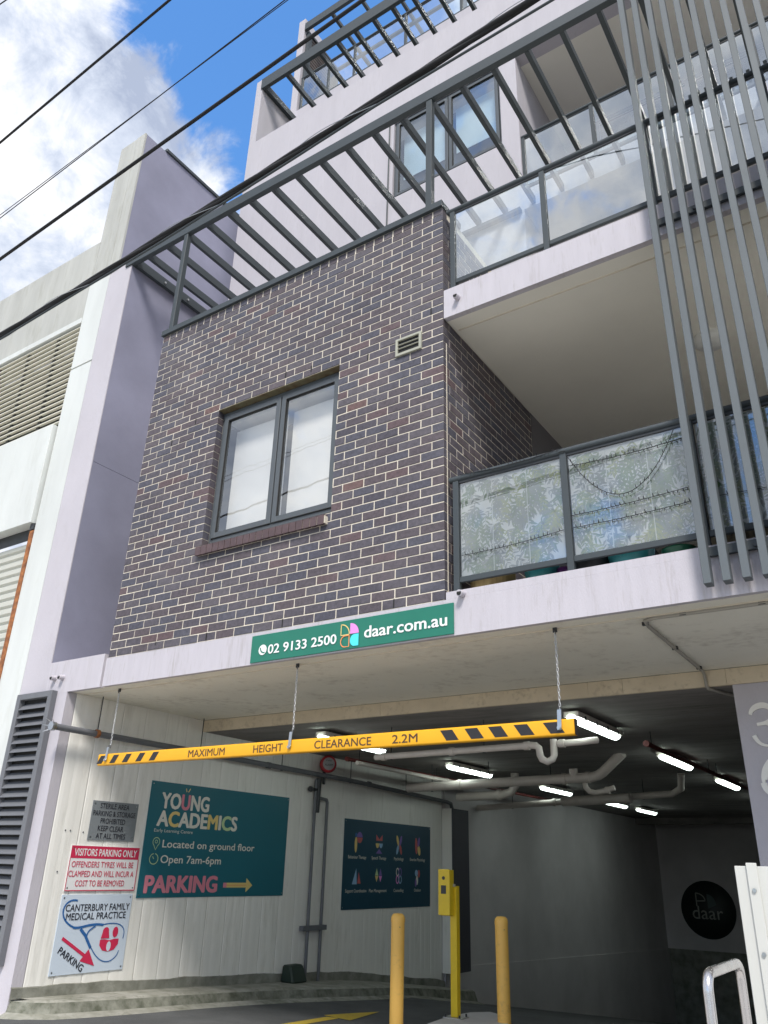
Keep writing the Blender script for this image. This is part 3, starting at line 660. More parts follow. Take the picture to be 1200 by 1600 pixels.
# ------------------------------------------------------------------ pergolas
G = thing('pergola', 'large dark grey steel pergola over the terrace above the brick wall', 'pergola', (-5, 0, 9))
build('front_beam', box(-8.14, 4.2, -.02, .05, 9.085, 9.235), m_steel, G, .004)
build('wall_beam', box(-8.018, -7.955, .052, 1.99, 9.08, 9.22), m_steel, G, .003)
rf = None
xsr = [-7.715 + .3835 * k for k in range(32)]
for k, x in enumerate(xsr):
    if x > 4.1: break
    if rf is None: rf = build('rafter', box(x - .024, x + .024, .052, 1.99, 9.087, 9.205), m_steel, G, .003)
    else: c = rf.copy(); C.objects.link(c); c.location.x += k * .3835
for x in (-6.90, -3.10): build('post', MB().box(x - .035, x + .035, -.012, .058, TOPZ + .158, 9.084), m_steel, G, .003)
build('wall_plate', box(-8.0, -2.9, 1.93, 1.998, 9.04, 9.089), m_steel, G)
mb = MB(); mb.tube([(-7.953, 1.0, 9.13), (-7.93, 1.0, 9.13)], .016, 8); mb.tube([(-7.953, .55, 9.13), (-7.93, .55, 9.13)], .016, 8); build('bolt', mb, m_chain, G)
G2 = thing('pergola', 'small grey steel pergola over the upper parapet with rafters against the sky', 'pergola', (-5, 2, 15))
build('front_beam', box(-8.05, 4.2, 1.98, 2.05, 14.93, 15.2), m_steel, G2, .004)
build('wall_beam', box(-8.028, -7.95, 2.052, 2.99, 14.93, 15.08), m_steel, G2, .003)
rf = None
for k in range(20):
    x = -7.45 + k * .395
    if rf is None: rf = build('rafter', box(x - .03, x + .03, 2.052, 2.998, 14.94, 15.06), m_steel, G2, .003)
    else: c = rf.copy(); C.objects.link(c); c.location.x += k * .395
G3 = thing('pergola', 'topmost grey steel pergola above the glazed roof terrace', 'pergola', (-5, 3, 18))
build('front_beam', box(-8.04, 4.2, 2.99, 3.06, 17.9, 18.12), m_steel, G3, .004)
rf = None
for k in range(14):
    x = -7.35 + k * .70
    if rf is None: rf = build('rafter', box(x - .03, x + .03, 3.062, 5.2, 17.93, 18.03), m_steel, G3, .003)
    else: c = rf.copy(); C.objects.link(c); c.location.x += k * .70
build('cross_rail', box(-8.04, 4.2, 4.1, 4.16, 17.86, 17.925), m_steel, G3)
for x in (-8.0, -4.2): build('post', box(x - .035, x + .035, 3.062, 3.13, 15.41, 17.9), m_steel, G3)
LS = thing('louvre_screen', 'brown slatted screen at the left end of the roof terrace', 'screen', (-7.95, 3.2, 15.4))
for fb in ((3.13, 3.19, 15.41, 17.88), (4.10, 4.16, 15.41, 17.8)): build('frame_post', box(-8.035, -7.975, *fb), m_steel, LS)
build('frame_rail', box(-8.035, -7.96, 3.19, 4.10, 17.84, 17.9), m_dark, LS)
lb = None
for k in range(24):
    z = 17.78 - k * .097
    if lb is None: mb = MB(); mb.box(-8.02, -7.99, 3.195, 4.095, z - .034, z + .034); lb = build('slat', mb, m_timber, LS)
    else: c = lb.copy(); C.objects.link(c); c.location.z -= k * .095

# ------------------------------------------------------------------ balustrades
def balustrade(label, x0, x1, y, zs, posts, glass, rail_r=.027, film=None, loc=None):
    t = thing('balustrade', label, 'balustrade', (x0, y, zs))
    mb = MB(); mb.tube([(x0 - .03, y, zs + 1.0), (x1, y, zs + 1.0)], rail_r, 12); build('handrail', mb, m_steel, t)
    for x in posts: build('post', box(x - .026, x + .026, y - .02, y + .03, zs, zs + .975), m_steel, t, .003)
    for a, b in zip(posts[:-1], posts[1:]):
        build('bottom_rail', box(a + .027, b - .027, y - .012, y + .02, zs + .075, zs + .12), m_steel, t, .002)
        build('glass_panel', box(a + .03, b - .03, y - .0, y + .008, zs + .12, zs + .955), glass, t)
        if film: build('leaf_film', box(a + .035, b - .035, y + .0105, y + .0115, zs + .125, zs + .95), film, t)
        if film:
            lp_ = MB(); rs = random.Random(int((a + 9) * 1000))
            for q in range(170):
                x = rs.uniform(a + .05, b - .05); z = zs + rs.uniform(.18, 1.02); ang = rs.uniform(-1.0, 1.0); nn_ = rs.randint(3, 7); step = .034; mi_ = rs.choice((0, 0, 1, 2, 2)); prev = None
                for j in range(nn_):
                    if not (a + .04 < x < b - .04 and zs + .13 < z < zs + .945): x += math.sin(ang) * step; z -= math.cos(ang) * step; prev = None; continue
                    if prev: lp_.add([(prev[0] - .0012, y + .0095, prev[1]), (prev[0] + .0012, y + .0095, prev[1]), (x + .0012, y + .0095, z), (x - .0012, y + .0095, z)], [(0, 1, 2, 3)], 2)
                    prev = (x, z)
                    for sd in (-1, 1):
                        la = ang + sd * rs.uniform(.5, .95); ll = rs.uniform(.04, .085); wd = ll * .13; dx, dz = math.sin(la), -math.cos(la)
                        P_ = lambda f, w: (min(max(x + dx * ll * f + dz * w, a + .037), b - .037), y + .0086 + .00001 * q, min(max(z + dz * ll * f - dx * w, zs + .127), zs + .948))
                        lp_.add([P_(0, 0), P_(.3, wd), P_(.7, wd * .8), P_(1, 0), P_(.7, -wd * .8), P_(.3, -wd)], [(0, 1, 2, 3, 4, 5)], mi_)
                    x += math.sin(ang) * step; z -= math.cos(ang) * step; ang += rs.uniform(-.15, .15)
            for xx in (a + (b - a) * .34, a + (b - a) * .66):
                lp_.add([(xx - .004, y + .0085, zs + .13), (xx + .004, y + .0085, zs + .13), (xx + .003, y + .0085, zs + .94), (xx - .003, y + .0085, zs + .94)], [(0, 1, 2, 3)], 3)
            for q in range(40):
                xx = rs.gauss(a + (b - a) * .45, .14); zz = zs + rs.uniform(.3, .92); rr_ = rs.uniform(.002, .008)
                if a + .05 < xx < b - .05: lp_.add([(xx + rr_ * math.cos(k_ * 1.047), y + .0084, zz + rr_ * math.sin(k_ * 1.047)) for k_ in range(6)], [tuple(range(6))], 3)
            build('leaf_print', lp_, m_leafp, t, kind='stuff')
        build('top_gasket', box(a + .027, b - .027, y - .008, y + .016, zs + .955, zs + .973), m_dark, t)
    return t
po = [-2.85, -1.90, -.95, 0, .95, 1.9, 2.85, 3.8]
balustrade('lower balcony balustrade with leaf patterned frosted glass and round grey handrail', -2.88, 4.1, .05, 3.362, po, m_glassfilm, film=m_film)
balustrade('middle balcony balustrade of clear glass under the large pergola', -2.88, 4.1, .05, 6.372, po, m_glassbal)
balustrade('upper set-back balcony balustrade of clear glass behind the pergola rafters', -2.86, 4.1, 2.05, 9.402, po, m_glassbal)
balustrade('roof terrace glass balustrade behind the topmost pergola posts', -8.0, 4.1, 3.06, 15.402, [-8.0, -7.3, -6.65, -5.45, -4.25, -3.05, -1.85], m_glasssky)

# ------------------------------------------------------------------ vertical fin screen
FS = thing('fin_screen', 'tall screen of slim vertical grey fins in front of the balconies', 'screen', (-.95, -.12, 3))
fn = None
for k in range(14):
    if fn is None: fn = build('fin', box(-.975, -.925, -.13, -.04, 3.06, 12.2), m_fin, FS, .003)
    else: c = fn.copy(); C.objects.link(c); c.location.x += k * .1165
for z in (3.27, 6.12, 9.0): build('bracket_rail', box(-.93, .62, -.038, -.006, z, z + .065), m_steel, FS, .002)
mb = MB()
for z in (3.30, 6.15):
    for x in (-.64, .2): mb.tube([(x, -.039, z), (x, -.055, z)], .02, 8)
build('bolt', mb, m_dark, FS)

# ------------------------------------------------------------------ car park left wall
CW = thing('carpark_panel_wall', 'white ribbed panel wall of the car park carrying the parking signs', 'wall', (-7.62, 0, 0))
y = .125; k = 0
while y < 8.1:
    w = .33; y1 = min(y + w, 8.12)
    mb = MB(); pr = []
    a = y
    prof = [(y + .001, -.005), (y + .012, -.0015), (y + .05, .001), (y + .10, .0), (y + .13, -.0015), (y + .17, .0005), (y + .22, .0), (y + .25, -.0015), (y1 - .012, -.0015), (y1 - .001, -.005)]
    prof = [p for p in prof if p[0] <= y1]
    for (a, da), (b, db) in zip(prof[:-1], prof[1:]):
        za, zb = zk(a) + .09, zk(b) + .09
        mb.add([(-7.615 + da, a, za), (-7.615 + db, b, zb), (-7.615 + db, b, 2.999), (-7.615 + da, a, 2.999)], [(0, 1, 2, 3)])
    build('wall_panel', mb, m_cpwall, CW); y = y1; k += 1
build('wall_core', box(-7.75, -7.63, .125, 8.2, -1, 2.998), m_cpwall2, CW)
mb = MB(); n = 30
for i in range(n + 1):
    y = .0 + 8.2 * i / n; j = random.uniform(-.012, .012)
    mb.v += [(-7.607, y, zk(y) - .02), (-7.607, y, zk(y) + .092 + j), (-7.62, y, zk(y) + .10 + j)]
for i in range(n):
    for q in (0, 1): mb.f.append((i * 3 + q, i * 3 + 3 + q, i * 3 + 4 + q, i * 3 + 1 + q)); mb.mi.append(0); mb.sm.append(False)
build('plinth', mb, m_plinth, CW)
build('end_pier', box(-7.62, -7.42, 8.13, 8.66, -.25, 2.36), m_cpwall, CW, label='pale pier at the inner end of the panel wall')
build('corner_guard', box(-7.419, -7.405, 8.13, 8.75, -.25, 2.36), mat('dark_guard', (.06, .06, .075), .6), CW)
mb = MB()
for y, z in ((.28, 1.62), (.34, 1.62), (.50, 1.61), (.27, 1.23), (.43, 1.22)): mb.tube([(-7.615, y, z), (-7.609, y, z)], .008, 8)
build('screw', mb, m_louvre, CW)

# ------------------------------------------------------------------ signs on the left wall
def board(label, y0, y1, z0, z1, mt, th=.006, x=-7.612):
    t = thing('sign', label, 'sign', (x, (y0 + y1) / 2, z0)); build('board', box(x, x + th, y0, y1, z0, z1), mt, t, .0015)
    for yy in (y0 + .03, y1 - .03):
        for zz in (z0 + .03, z1 - .03): build('screw', MB().tube([(x + th, yy, zz), (x + th + .003, yy, zz)], .008, 8), m_galv, t)
    return t
PL = Plane((-7.606, 0, 0), (0, 1, 0), (0, 0, 1), (1, 0, 0))
# teal early learning sign
S1 = board('teal sign reading Young Academics with an arrow to parking', 1.325, 3.81, .975, 2.21, m_teal)
text('YOUNG', PL, 1.50, 2.28, 1.925, .17, [m_printcream, m_pink], S1, .045, colors={2: 1}, lift=.0015)
text('ACADEMICS', PL, 1.47, 2.81, 1.73, .165, [m_printcream, m_pyel, m_plime], S1, .045, colors={1: 1, 5: 1, 7: 2}, lift=.0015)
for a, b in (((1.88, 2.125), (1.865, 2.165)), ((1.905, 2.125), (1.935, 2.168))): ribbon(PL, [a, b], .012, m_pyel, S1)
text('Early Learning Centre', PL, 1.45, 2.05, 1.662, .034, m_printcream, S1, .0)
text('Located on ground floor', PL, 1.60, 3.17, 1.50, .080, m_printcream, S1, .012)
text('Open 7am-6pm', PL, 1.60, 2.58, 1.335, .082, m_printcream, S1, .012)
text('PARKING', PL, 1.41, 2.56, 1.03, .175, m_pink, S1, .05)
ribbon(PL, ell(1.505, 1.555, .05, .045, 20, -50, 230) + [(1.505, 1.47), (1.536, 1.522)], .008, m_plime, S1)
ribbon(PL, ell(1.505, 1.557, .018, .016, 16, 0, 359), .007, m_plime, S1)
ribbon(PL, ell(1.50, 1.375, .062, .055, 24, 100, 440), .009, m_plime, S1); ribbon(PL, [(1.478, 1.40), (1.50, 1.375)], .009, m_plime, S1)
flat(PL, [(2.66, 1.075), (3.07, 1.075), (3.07, 1.13), (2.66, 1.13)], m_pyel, S1); flat(PL, [(2.66, 1.075), (2.72, 1.075), (2.72, 1.13), (2.66, 1.13)], m_pink, S1, lift=.004)
for q in (2.72,): ribbon(PL, [(q, 1.102), (3.07, 1.102)], .006, m_porange, S1, lift=.0042)
flat(PL, [(3.07, 1.02), (3.19, 1.1), (3.07, 1.185)], m_pyel, S1)
# navy therapy sign
S2 = board('dark navy sign with eight small icons on the far end of the panel wall', 5.14, 7.69, .77, 2.02, m_navy)
names = [['Behaviour Therapy', 'Speech Therapy', 'Psychology', 'Exercise Physiology'], ['Support Coordination', 'Plan Management', 'Counselling', 'Outdoor']]
ext_ = [[(5.26, 5.74), (5.885, 6.30), (6.53, 6.82), (7.02, 7.51)], [(5.22, 5.77), (5.84, 6.33), (6.535, 6.83), (7.16, 7.38)]]
for r in (0, 1):
    for c in range(4): text(names[r][c], PL, ext_[r][c][0], ext_[r][c][1], (1.465, 1.0)[r], .045, m_printcream, S2, .01)
cx = 5.50
flat(PL, ell(cx + .045, 1.77, .075, .075, 16, 0, 180), m_ppurple, S2); flat(PL, ell(cx + .045, 1.765, .075, .08, 16, 180, 360), m_pred, S2); flat(PL, ell(cx - .05, 1.66, .035, .11), m_pyel, S2); flat(PL, ell(cx - .05, 1.80, .03, .03), m_blue, S2)
cx = 6.09
flat(PL, [(cx - .09, 1.83), (cx + .0, 1.76), (cx + .09, 1.83), (cx + .09, 1.74), (cx - .09, 1.74)], m_pred, S2); flat(PL, ell(cx - .05, 1.70, .05, .07, 12, 180, 360), m_pyel, S2); flat(PL, ell(cx + .05, 1.70, .05, .07, 12, 180, 360), m_pblue, S2); flat(PL, [(cx - .09, 1.55), (cx, 1.62), (cx + .09, 1.55)], m_ppurple, S2)
cx = 6.68
for dx, dz, ro, mm in ((-.045, .06, 20, m_pyel), (.045, .06, -20, m_ppurple), (-.045, -.07, -20, m_pblue), (.045, -.07, 20, m_pred)): flat(PL, ell(cx + dx, 1.70 + dz, .032, .085, rot=ro), mm, S2)
cx = 7.27
flat(PL, ell(cx - .05, 1.70, .04, .13, rot=5), m_pred, S2); flat(PL, ell(cx + .03, 1.76, .035, .08, rot=-15), m_ppurple, S2); flat(PL, ell(cx + .04, 1.63, .045, .08, rot=15), m_pyel, S2)
cx = 5.49
flat(PL, [(cx - .11, 1.11), (cx - .005, 1.33), (cx + .02, 1.11)], m_pblue, S2); flat(PL, [(cx + .03, 1.12), (cx + .06, 1.28), (cx + .12, 1.12)], m_pred, S2)
cx = 6.09
for dx, ma, mb_ in ((-.05, m_plime, m_pyel), (.055, m_ppurple, m_pmag)):
    flat(PL, [(cx + dx - .045, 1.235), (cx + dx, 1.34), (cx + dx + .045, 1.235)], ma, S2); flat(PL, [(cx + dx - .045, 1.228), (cx + dx, 1.14), (cx + dx + .045, 1.228)], mb_, S2)
cx = 6.68
for dx, dz, mm in ((-.035, .055, m_printcream), (.04, .055, m_ppurple), (-.035, -.055, m_pmag), (.045, -.055, m_pblue)): ribbon(PL, ell(cx + dx, 1.235 + dz, .038, .055, 18, 0, 359), .02, mm, S2, lift=.003 + .0006 * (dx > 0))
cx = 7.26
flat(PL, ell(cx - .03, 1.28, .05, .05), m_pblue, S2); flat(PL, ell(cx + .05, 1.27, .035, .06), m_pred, S2, lift=.0036); flat(PL, ell(cx - .01, 1.17, .035, .07), m_printcream, S2, lift=.004); flat(PL, ell(cx - .05, 1.13, .03, .06), m_ppurple, S2, lift=.0045)
# small grey notice
S3 = board('small grey notice reading sterile area parking and storage prohibited', .56, 1.18, 1.54, 1.935, m_signgrey)
for body, a, b, z in (('STERILE AREA', .66, 1.05, 1.862), ('PARKING & STORAGE', .58, 1.15, 1.785), ('PROHIBITED', .69, 1.02, 1.71), ('KEEP CLEAR', .67, 1.01, 1.635), ('AT ALL TIMES', .66, 1.05, 1.56)):
    text(body, PL, a, b, z, .052, m_ink, S3, .006)
S4 = board('white and crimson notice reading visitors parking only', .385, 1.285, 1.05, 1.485, m_signwhite)
flat(PL, [(.39, 1.36), (1.28, 1.36), (1.28, 1.48), (.39, 1.48)], m_signred, S4, lift=.0018)
text('VISITORS PARKING ONLY', PL, .43, 1.245, 1.385, .068, m_signwhite, S4, .022, lift=.0035)
for body, a, b, z in (('OFFENDERS TYRES WILL BE', .42, 1.22, 1.275), ('CLAMPED AND WILL INCUR A', .40, 1.24, 1.185), ('COST TO BE REMOVED', .50, 1.13, 1.095)): text(body, PL, a, b, z, .056, m_signred, S4, .006)
for p in ([(.39, 1.055), (1.28, 1.055)], [(.39, 1.055), (.39, 1.36)], [(1.28, 1.055), (1.28, 1.36)]): ribbon(PL, p, .009, m_signred, S4)
S5 = board('pale blue sign of a family medical practice with stethoscope and red parking arrow', .375, 1.275, .298, 1.018, m_signblue)
text('CANTERBURY FAMILY', PL, .44, 1.25, .865, .062, m_ink, S5, .012); text('MEDICAL PRACTICE', PL, .46, 1.215, .785, .062, m_ink, S5, .012)
ribbon(PL, bez((.57, .962), (.40, 1.0), (.33, .80), (.58, .715), 16), .017, m_blue, S5); ribbon(PL, bez((.57, .715), (.68, .70), (.76, .755), (.94, .728), 12), .022, m_blue, S5, lift=.0036)
ribbon(PL, [(.66, .70), (.73, .64), (.82, .52)], .03, m_blue, S5); ribbon(PL, bez((.75, .62), (.74, .68), (.80, .70), (.84, .72), 8), .015, m_blue, S5, lift=.0042)
ribbon(PL, bez((.82, .53), (.90, .43), (1.0, .36), (1.10, .39), 12) + bez((1.10, .39), (1.15, .41), (1.18, .44), (1.185, .48), 8)[1:], .010, m_blue, S5); ribbon(PL, bez((.93, .73), (1.12, .76), (1.26, .72), (1.22, .59), 12), .010, m_blue, S5)
ribbon(PL, [(.46, .625), (.76, .455)], .03, m_signred, S5); flat(PL, [(.71, .41), (.90, .355), (.80, .51)], m_signred, S5, lift=.0036)
text('PARKING', PL, .43, .80, .50, .062, m_ink, S5, .02, rot=-31)
flat(PL, ell(.985, .665, .040, .040), m_signred, S5); flat(PL, [(.945, .66), (.93, .60), (1.04, .60), (1.025, .66)], m_signred, S5, lift=.0036); flat(PL, ell(1.11, .655, .036, .05), m_signred, S5)
hp = [(1.045, .475)] + [(.97, .49), (.925, .54), (.925, .59), (.985, .592), (1.045, .58), (1.11, .592), (1.165, .59), (1.165, .54), (1.12, .49)]
flat(PL, hp, m_signred, S5); flat(PL, ell(1.045, .525, .028, .045), m_signblue, S5, lift=.004)

# ------------------------------------------------------------------ green banner
PF = PL_F(-.012)
S6 = thing('banner', 'green banner with white phone number and web address on the fascia', 'sign', (-3.9, 0, 3.0)); build('board', box(-4.965, -2.857, -.010, .002, 3.012, 3.262), m_green, S6, .0015)
flat(PF, ell(-4.818, 3.118, .048, .048), m_signwhite, S6); ribbon(PF, bez((-4.845, 3.14), (-4.845, 3.105), (-4.815, 3.085), (-4.79, 3.092), 8), .012, m_green, S6, lift=.0045)
text('02 9133 2500', PF, -4.755, -3.985, 3.074, .082, m_signwhite, S6, .02); text('daar.com.au', PF, -3.70, -2.91, 3.085, .098, m_signwhite, S6, .02)
lx = -3.845
ribbon(PF, [(lx - .008, 3.135), (lx - .095, 3.135), (lx - .095, 3.228)] + ell(lx - .095, 3.140, .087, .088, 8, 90, 0) , .009, m_pyel, S6)
flat(PF, [(lx, 3.138)] + ell(lx, 3.138, .09, .092, 10, 0, 90), m_pmag, S6)
ribbon(PF, [(lx - .008, 3.13), (lx - .008, 3.032), (lx - .05, 3.032)] + ell(lx - .05, 3.08, .045, .048, 12, 270, 90) + [(lx - .008, 3.128)], .009, m_porange, S6, lift=.0036)
flat(PF, [(lx + .002, 3.08)] + ell(lx + .05, 3.08, .048, .052, 12, 180, 90) + [(lx + .09, 3.132), (lx + .09, 3.03), (lx + .05, 3.03)] + ell(lx + .05, 3.08, .048, .05, 10, 270, 180), m_pcyan, S6, lift=.0036)

# round sign on back wall
S7 = thing('round_sign', 'round black sign with pale lettering on the far back wall', 'sign', (-6.33, 21.5, .46))
mb = MB(); mb.lathe((-6.33, 21.5, .47), [(.0, .01), (.76, .01), (.77, -.03)], 40, 'y'); build('disc', mb, mat('black_sign', (.012, .02, .018), .5), S7)
PB = PL_F(21.485)
text('daar', PB, -6.78, -5.92, .22, .34, mat('dull_print', (.30, .31, .28), .5), S7, .0)
ribbon(PB, [(-6.63, .55), (-6.63, .90)] + ell(-6.63, .70, .25, .2, 8, 90, 0) + [(-6.63, .69)], .03, mat('dull_print', (.3, .3, .3)), S7)
flat(PB, [(-6.32, .50)] + ell(-6.32, .60, .24, .28, 8, 0, 90), mat('dull_teal', (.06, .10, .10), .5), S7)

# ------------------------------------------------------------------ street number
PN = PL_F(2.038)
def numeral(lab, strokes, widths, cx, base):
    t = thing('house_number', lab, 'number', (cx, 2.04, base), 'street number numerals on the pier')
    for q, (pts, w) in enumerate(zip(strokes, widths)):
        pp = [Vector((cx + a * .20, base + b * .325)) for a, b in pts]; n = len(pp); F1, F2 = [], []
        for i in range(n):
            d = (pp[min(i + 1, n - 1)] - pp[max(i - 1, 0)]).normalized(); nn = Vector((-d.y, d.x)) * (w[i] if isinstance(w, (list, tuple)) else w) / 2; F1.append(pp[i] + nn); F2.append(pp[i] - nn)
        mb = MB(); yf = 2.022 - q * .0008; yb = 2.0395
        vs = [(p.x, yf, p.y) for p in F1] + [(p.x, yf, p.y) for p in F2] + [(p.x, yb, p.y) for p in F1] + [(p.x, yb, p.y) for p in F2]
        fs = [(i, i + 1, i + 1 + n, i + n) for i in range(n - 1)] + [(i, i + 2 * n, i + 1 + 2 * n, i + 1) for i in range(n - 1)] + [(i + n, i + 1 + n, i + 1 + 3 * n, i + 3 * n) for i in range(n - 1)] + [(0, n, 3 * n, 2 * n), (n - 1, 3 * n - 1, 4 * n - 1, 2 * n - 1)]
        mb.add(vs, fs); build('stroke', mb, m_num, t)
def vw(n, a, b, c=None): return [a + (b - a) * math.sin(math.pi * i / (n - 1)) for i in range(n)]
b1_ = bez((-.5, .78), (-.42, 1.05), (.42, 1.1), (.36, .74), 14); b2_ = bez((.36, .74), (.32, .6), (.1, .54), (-.30, .53), 8)
b3_ = bez((-.05, .545), (.55, .56), (.55, .0), (.02, .0), 14); b4_ = bez((.02, .0), (-.25, .0), (-.4, .1), (-.48, .26), 8)
numeral('large cream numeral 3 at the top of the lavender pier', [b1_, b2_, b3_, b4_], [vw(15, .022, .048), [.040 - .002 * i for i in range(9)], vw(15, .018, .052), [.018 + .002 * i for i in range(9)]], -1.075, 2.343)
c1 = bez((.45, 1.0), (-.1, .95), (-.5, .6), (-.5, .32), 14); c2_ = bez((-.5, .32), (-.5, -.1), (.5, -.1), (.5, .30), 16); c3_ = bez((.5, .30), (.5, .68), (-.2, .68), (-.46, .42), 14)
numeral('large cream numeral 6 in the middle of the lavender pier', [c1, c2_, c3_], [vw(15, .022, .050), vw(17, .048, .030), vw(15, .044, .024)], -1.055, 1.952)
numeral('large cream numeral 4 lowest on the lavender pier', [[(.2, 0), (.2, 1.0)], [(.2, 1.0), (-.55, .28)], [(-.58, .27), (.5, .27)]], [.05, .026, .034], -1.055, 1.565)

# ------------------------------------------------------------------ height clearance bar
H = thing('clearance_bar', 'yellow maximum height clearance bar hung on chains across the car park entry', 'sign', (-4.5, .17, 2.28))
bx0, bx1, bz0, bz1 = -7.09, -2.0, 2.222, 2.336; bl = MB(); R0 = .014
prof = []
for (cy, cz, a0) in ((.2 - R0, bz1 - R0, 0), (.14 + R0, bz1 - R0, 90), (.14 + R0, bz0 + R0, 180), (.2 - R0, bz0 + R0, 270)):
    for k in range(5): a = rad(a0 + 22.5 * k); prof.append((cy + R0 * math.cos(a), cz + R0 * math.sin(a)))
n = len(prof); bl.v = [(bx0, y, z) for y, z in prof] + [(bx1, y, z) for y, z in prof]
bl.f = [(i, i + n, (i + 1) % n + n, (i + 1) % n) for i in range(n)]; bl.mi = [0] * n; bl.sm = [True] * n
build('bar', bl, m_yel, H)
e1 = MB(); e1.add([(bx1 + .004, y, z) for y, z in prof], [tuple(range(n))]); e1.add([(bx0 - .001, y, z) for y, z in prof], [tuple(range(n))[::-1]]); build('end_cap', e1, m_blackdecal, H)
PH = PL_F(.14)
for body, a, b in (('MAXIMUM', -5.78, -5.31), ('HEIGHT', -4.965, -4.625), ('CLEARANCE', -4.28, -3.70), ('2.2M', -3.50, -3.265)): text(body, PH, a, b, 2.246, .064, m_brownink, H, .012, lift=.0015)
for x in (-7.03, -6.83, -6.64, -6.44, -6.245): flat(PH, [(x - .075, 2.24), (x + .005, 2.24), (x + .06, 2.318), (x - .02, 2.318)], m_blackdecal, H, 'stripe', lift=.0015)
for x in (-2.98, -2.77, -2.575, -2.37, -2.145): flat(PH, [(x - .03, 2.24), (x + .075, 2.24), (x + .02, 2.318), (x - .085, 2.318)], m_blackdecal, H, 'stripe', lift=.0015)
def chain(x, y, z0, z1):
    mb = MB(); L1 = .032; n = int((z1 - z0) / .024)
    for k in range(n):
        z = z1 - .012 - k * (z1 - z0) / n; pts = []
        for j in range(8):
            a = 2 * math.pi * j / 8; px = .0075 * math.cos(a); pz = .016 * math.sin(a)
            pts.append((x + (px if k % 2 else 0), y + (0 if k % 2 else px), z + pz))
        mb.tube(pts, .0028, 5, closed=True)
    return mb
for x, y in ((-6.96, .165), (-4.545, .165), (-2.105, .165)):
    build('chain', chain(x, y, 2.40, 2.975), m_chain, H)
    mb = MB(); mb.box(x - .016, x + .016, y - .006, y + .006, 2.965, 3.0); mb.tube([(x - .01, y - .01, 2.975), (x + .01, y - .02, 2.965), (x + .006, y - .01, 2.95)], .004, 6); build('eye_bolt', mb, m_dark, H)
    mb = MB(); mb.obox((x, .130, 2.26), (x + .005, .135, 2.40), .03, .006, (0, 1, 0)); mb.tube([(x, .133, 2.272), (x, .112, 2.272)], .012, 8); mb.tube([(x, .14, 2.275), (x, .122, 2.275)], .017, 10); build('hanger_plate', mb, m_galv, H)
    mb = MB(); mb.tube([(x - .008, .15, 2.39), (x - .008, .15, 2.42), (x + .008, .16, 2.42), (x + .008, .16, 2.39)], .004, 6); build('shackle', mb, m_dark, H)

# ------------------------------------------------------------------ car park services
labsR = ['long lit tube light nearest the entry, right row', 'second lit tube light of the right row, beside the red pipe', 'third lit tube light of the right row, near the number pier', 'fourth tube light of the right row behind the pier', 'farthest tube light of the right row']
labsL = ['lit tube light partly hidden behind the yellow clearance bar', 'lit tube light in the left row just above the thick drain pipe', 'third lit tube light of the left row behind the drain pipe', 'fourth small lit tube light of the left row', 'farthest small lit tube light of the left row']
def light_proto():
    t = thing('ceiling_light', 'x', 'light', (0, 0, 2.8), 'tube lights on the car park ceiling')
    mb = MB(); n = 10
    def sec(y, s): return [(s * .06 * math.cos(math.pi + math.pi * k / n), y, 2.775 + s * .05 * math.sin(math.pi + math.pi * k / n)) for k in range(n + 1)]
    ss = [sec(-.7, .5), sec(-.66, .95), sec(-.6, 1), sec(.6, 1), sec(.66, .95), sec(.7, .5)]
    for s_ in ss: mb.v += s_
    m_ = n + 1
    for i in range(5):
        for k in range(n): mb.f.append((i * m_ + k, i * m_ + k + 1, (i + 1) * m_ + k + 1, (i + 1) * m_ + k)); mb.mi.append(0); mb.sm.append(True)
    mb.add(ss[0], [tuple(range(m_))]); mb.add(ss[-1], [tuple(range(m_))[::-1]])
    build('diffuser', mb, m_diff, t)
    build('housing', box(-.08, .08, -.68, .68, 2.7755, 2.83), m_pipe, t, .005)
    mb = MB()
    for y in (-.5, -.17, .17, .5): mb.box(-.088, -.081, y - .015, y + .015, 2.76, 2.80).box(.081, .088, y - .015, y + .015, 2.76, 2.80)
    build('clip', mb, m_dark, t)
    mb = MB()
    for y in (-.5, .5): mb.tube([(0, y, 2.83), (0, y, 2.86)], .01, 6)
    build('bracket', mb, m_dark, t); return t
lp = light_proto(); first = True
for X, ysr, labs in ((-2.90, [3.15, 6.32, 9.5, 13.0, 16.2], labsR), (-6.06, [3.15, 6.3, 9.8, 13.2, 15.5], labsL)):
    for y, lb_ in zip(ysr, labs):
        t = lp if first else copy_tree(lp); first = False; t.location = (X, y, 2.8); t['label'] = lb_
def pipe(label, pts, r, mt, collars=(), cat='pipe', hang=(), name='drain_pipe', cr_=1.25):
    t = thing(name, label, cat, pts[0]); mb = MB(); mb.tube(pts, r, 14); build('pipe', mb, mt, t)
    if collars:
        for c, d in collars: c = Vector(c); d = Vector(d).normalized(); build('collar', MB().tube([c - d * .03, c + d * .03], r * cr_, 14), mt, t)
    if hang:
        for (x, y, z, zt) in hang: build('hanger', MB().tube([(x, y, z - r - .006), (x, y, z - r), (x, y, z - r + .001), (x, y, zt)], [.02, .02, .006, .006], 8), m_dark, t)
    return t
X_ = (1, 0, 0)
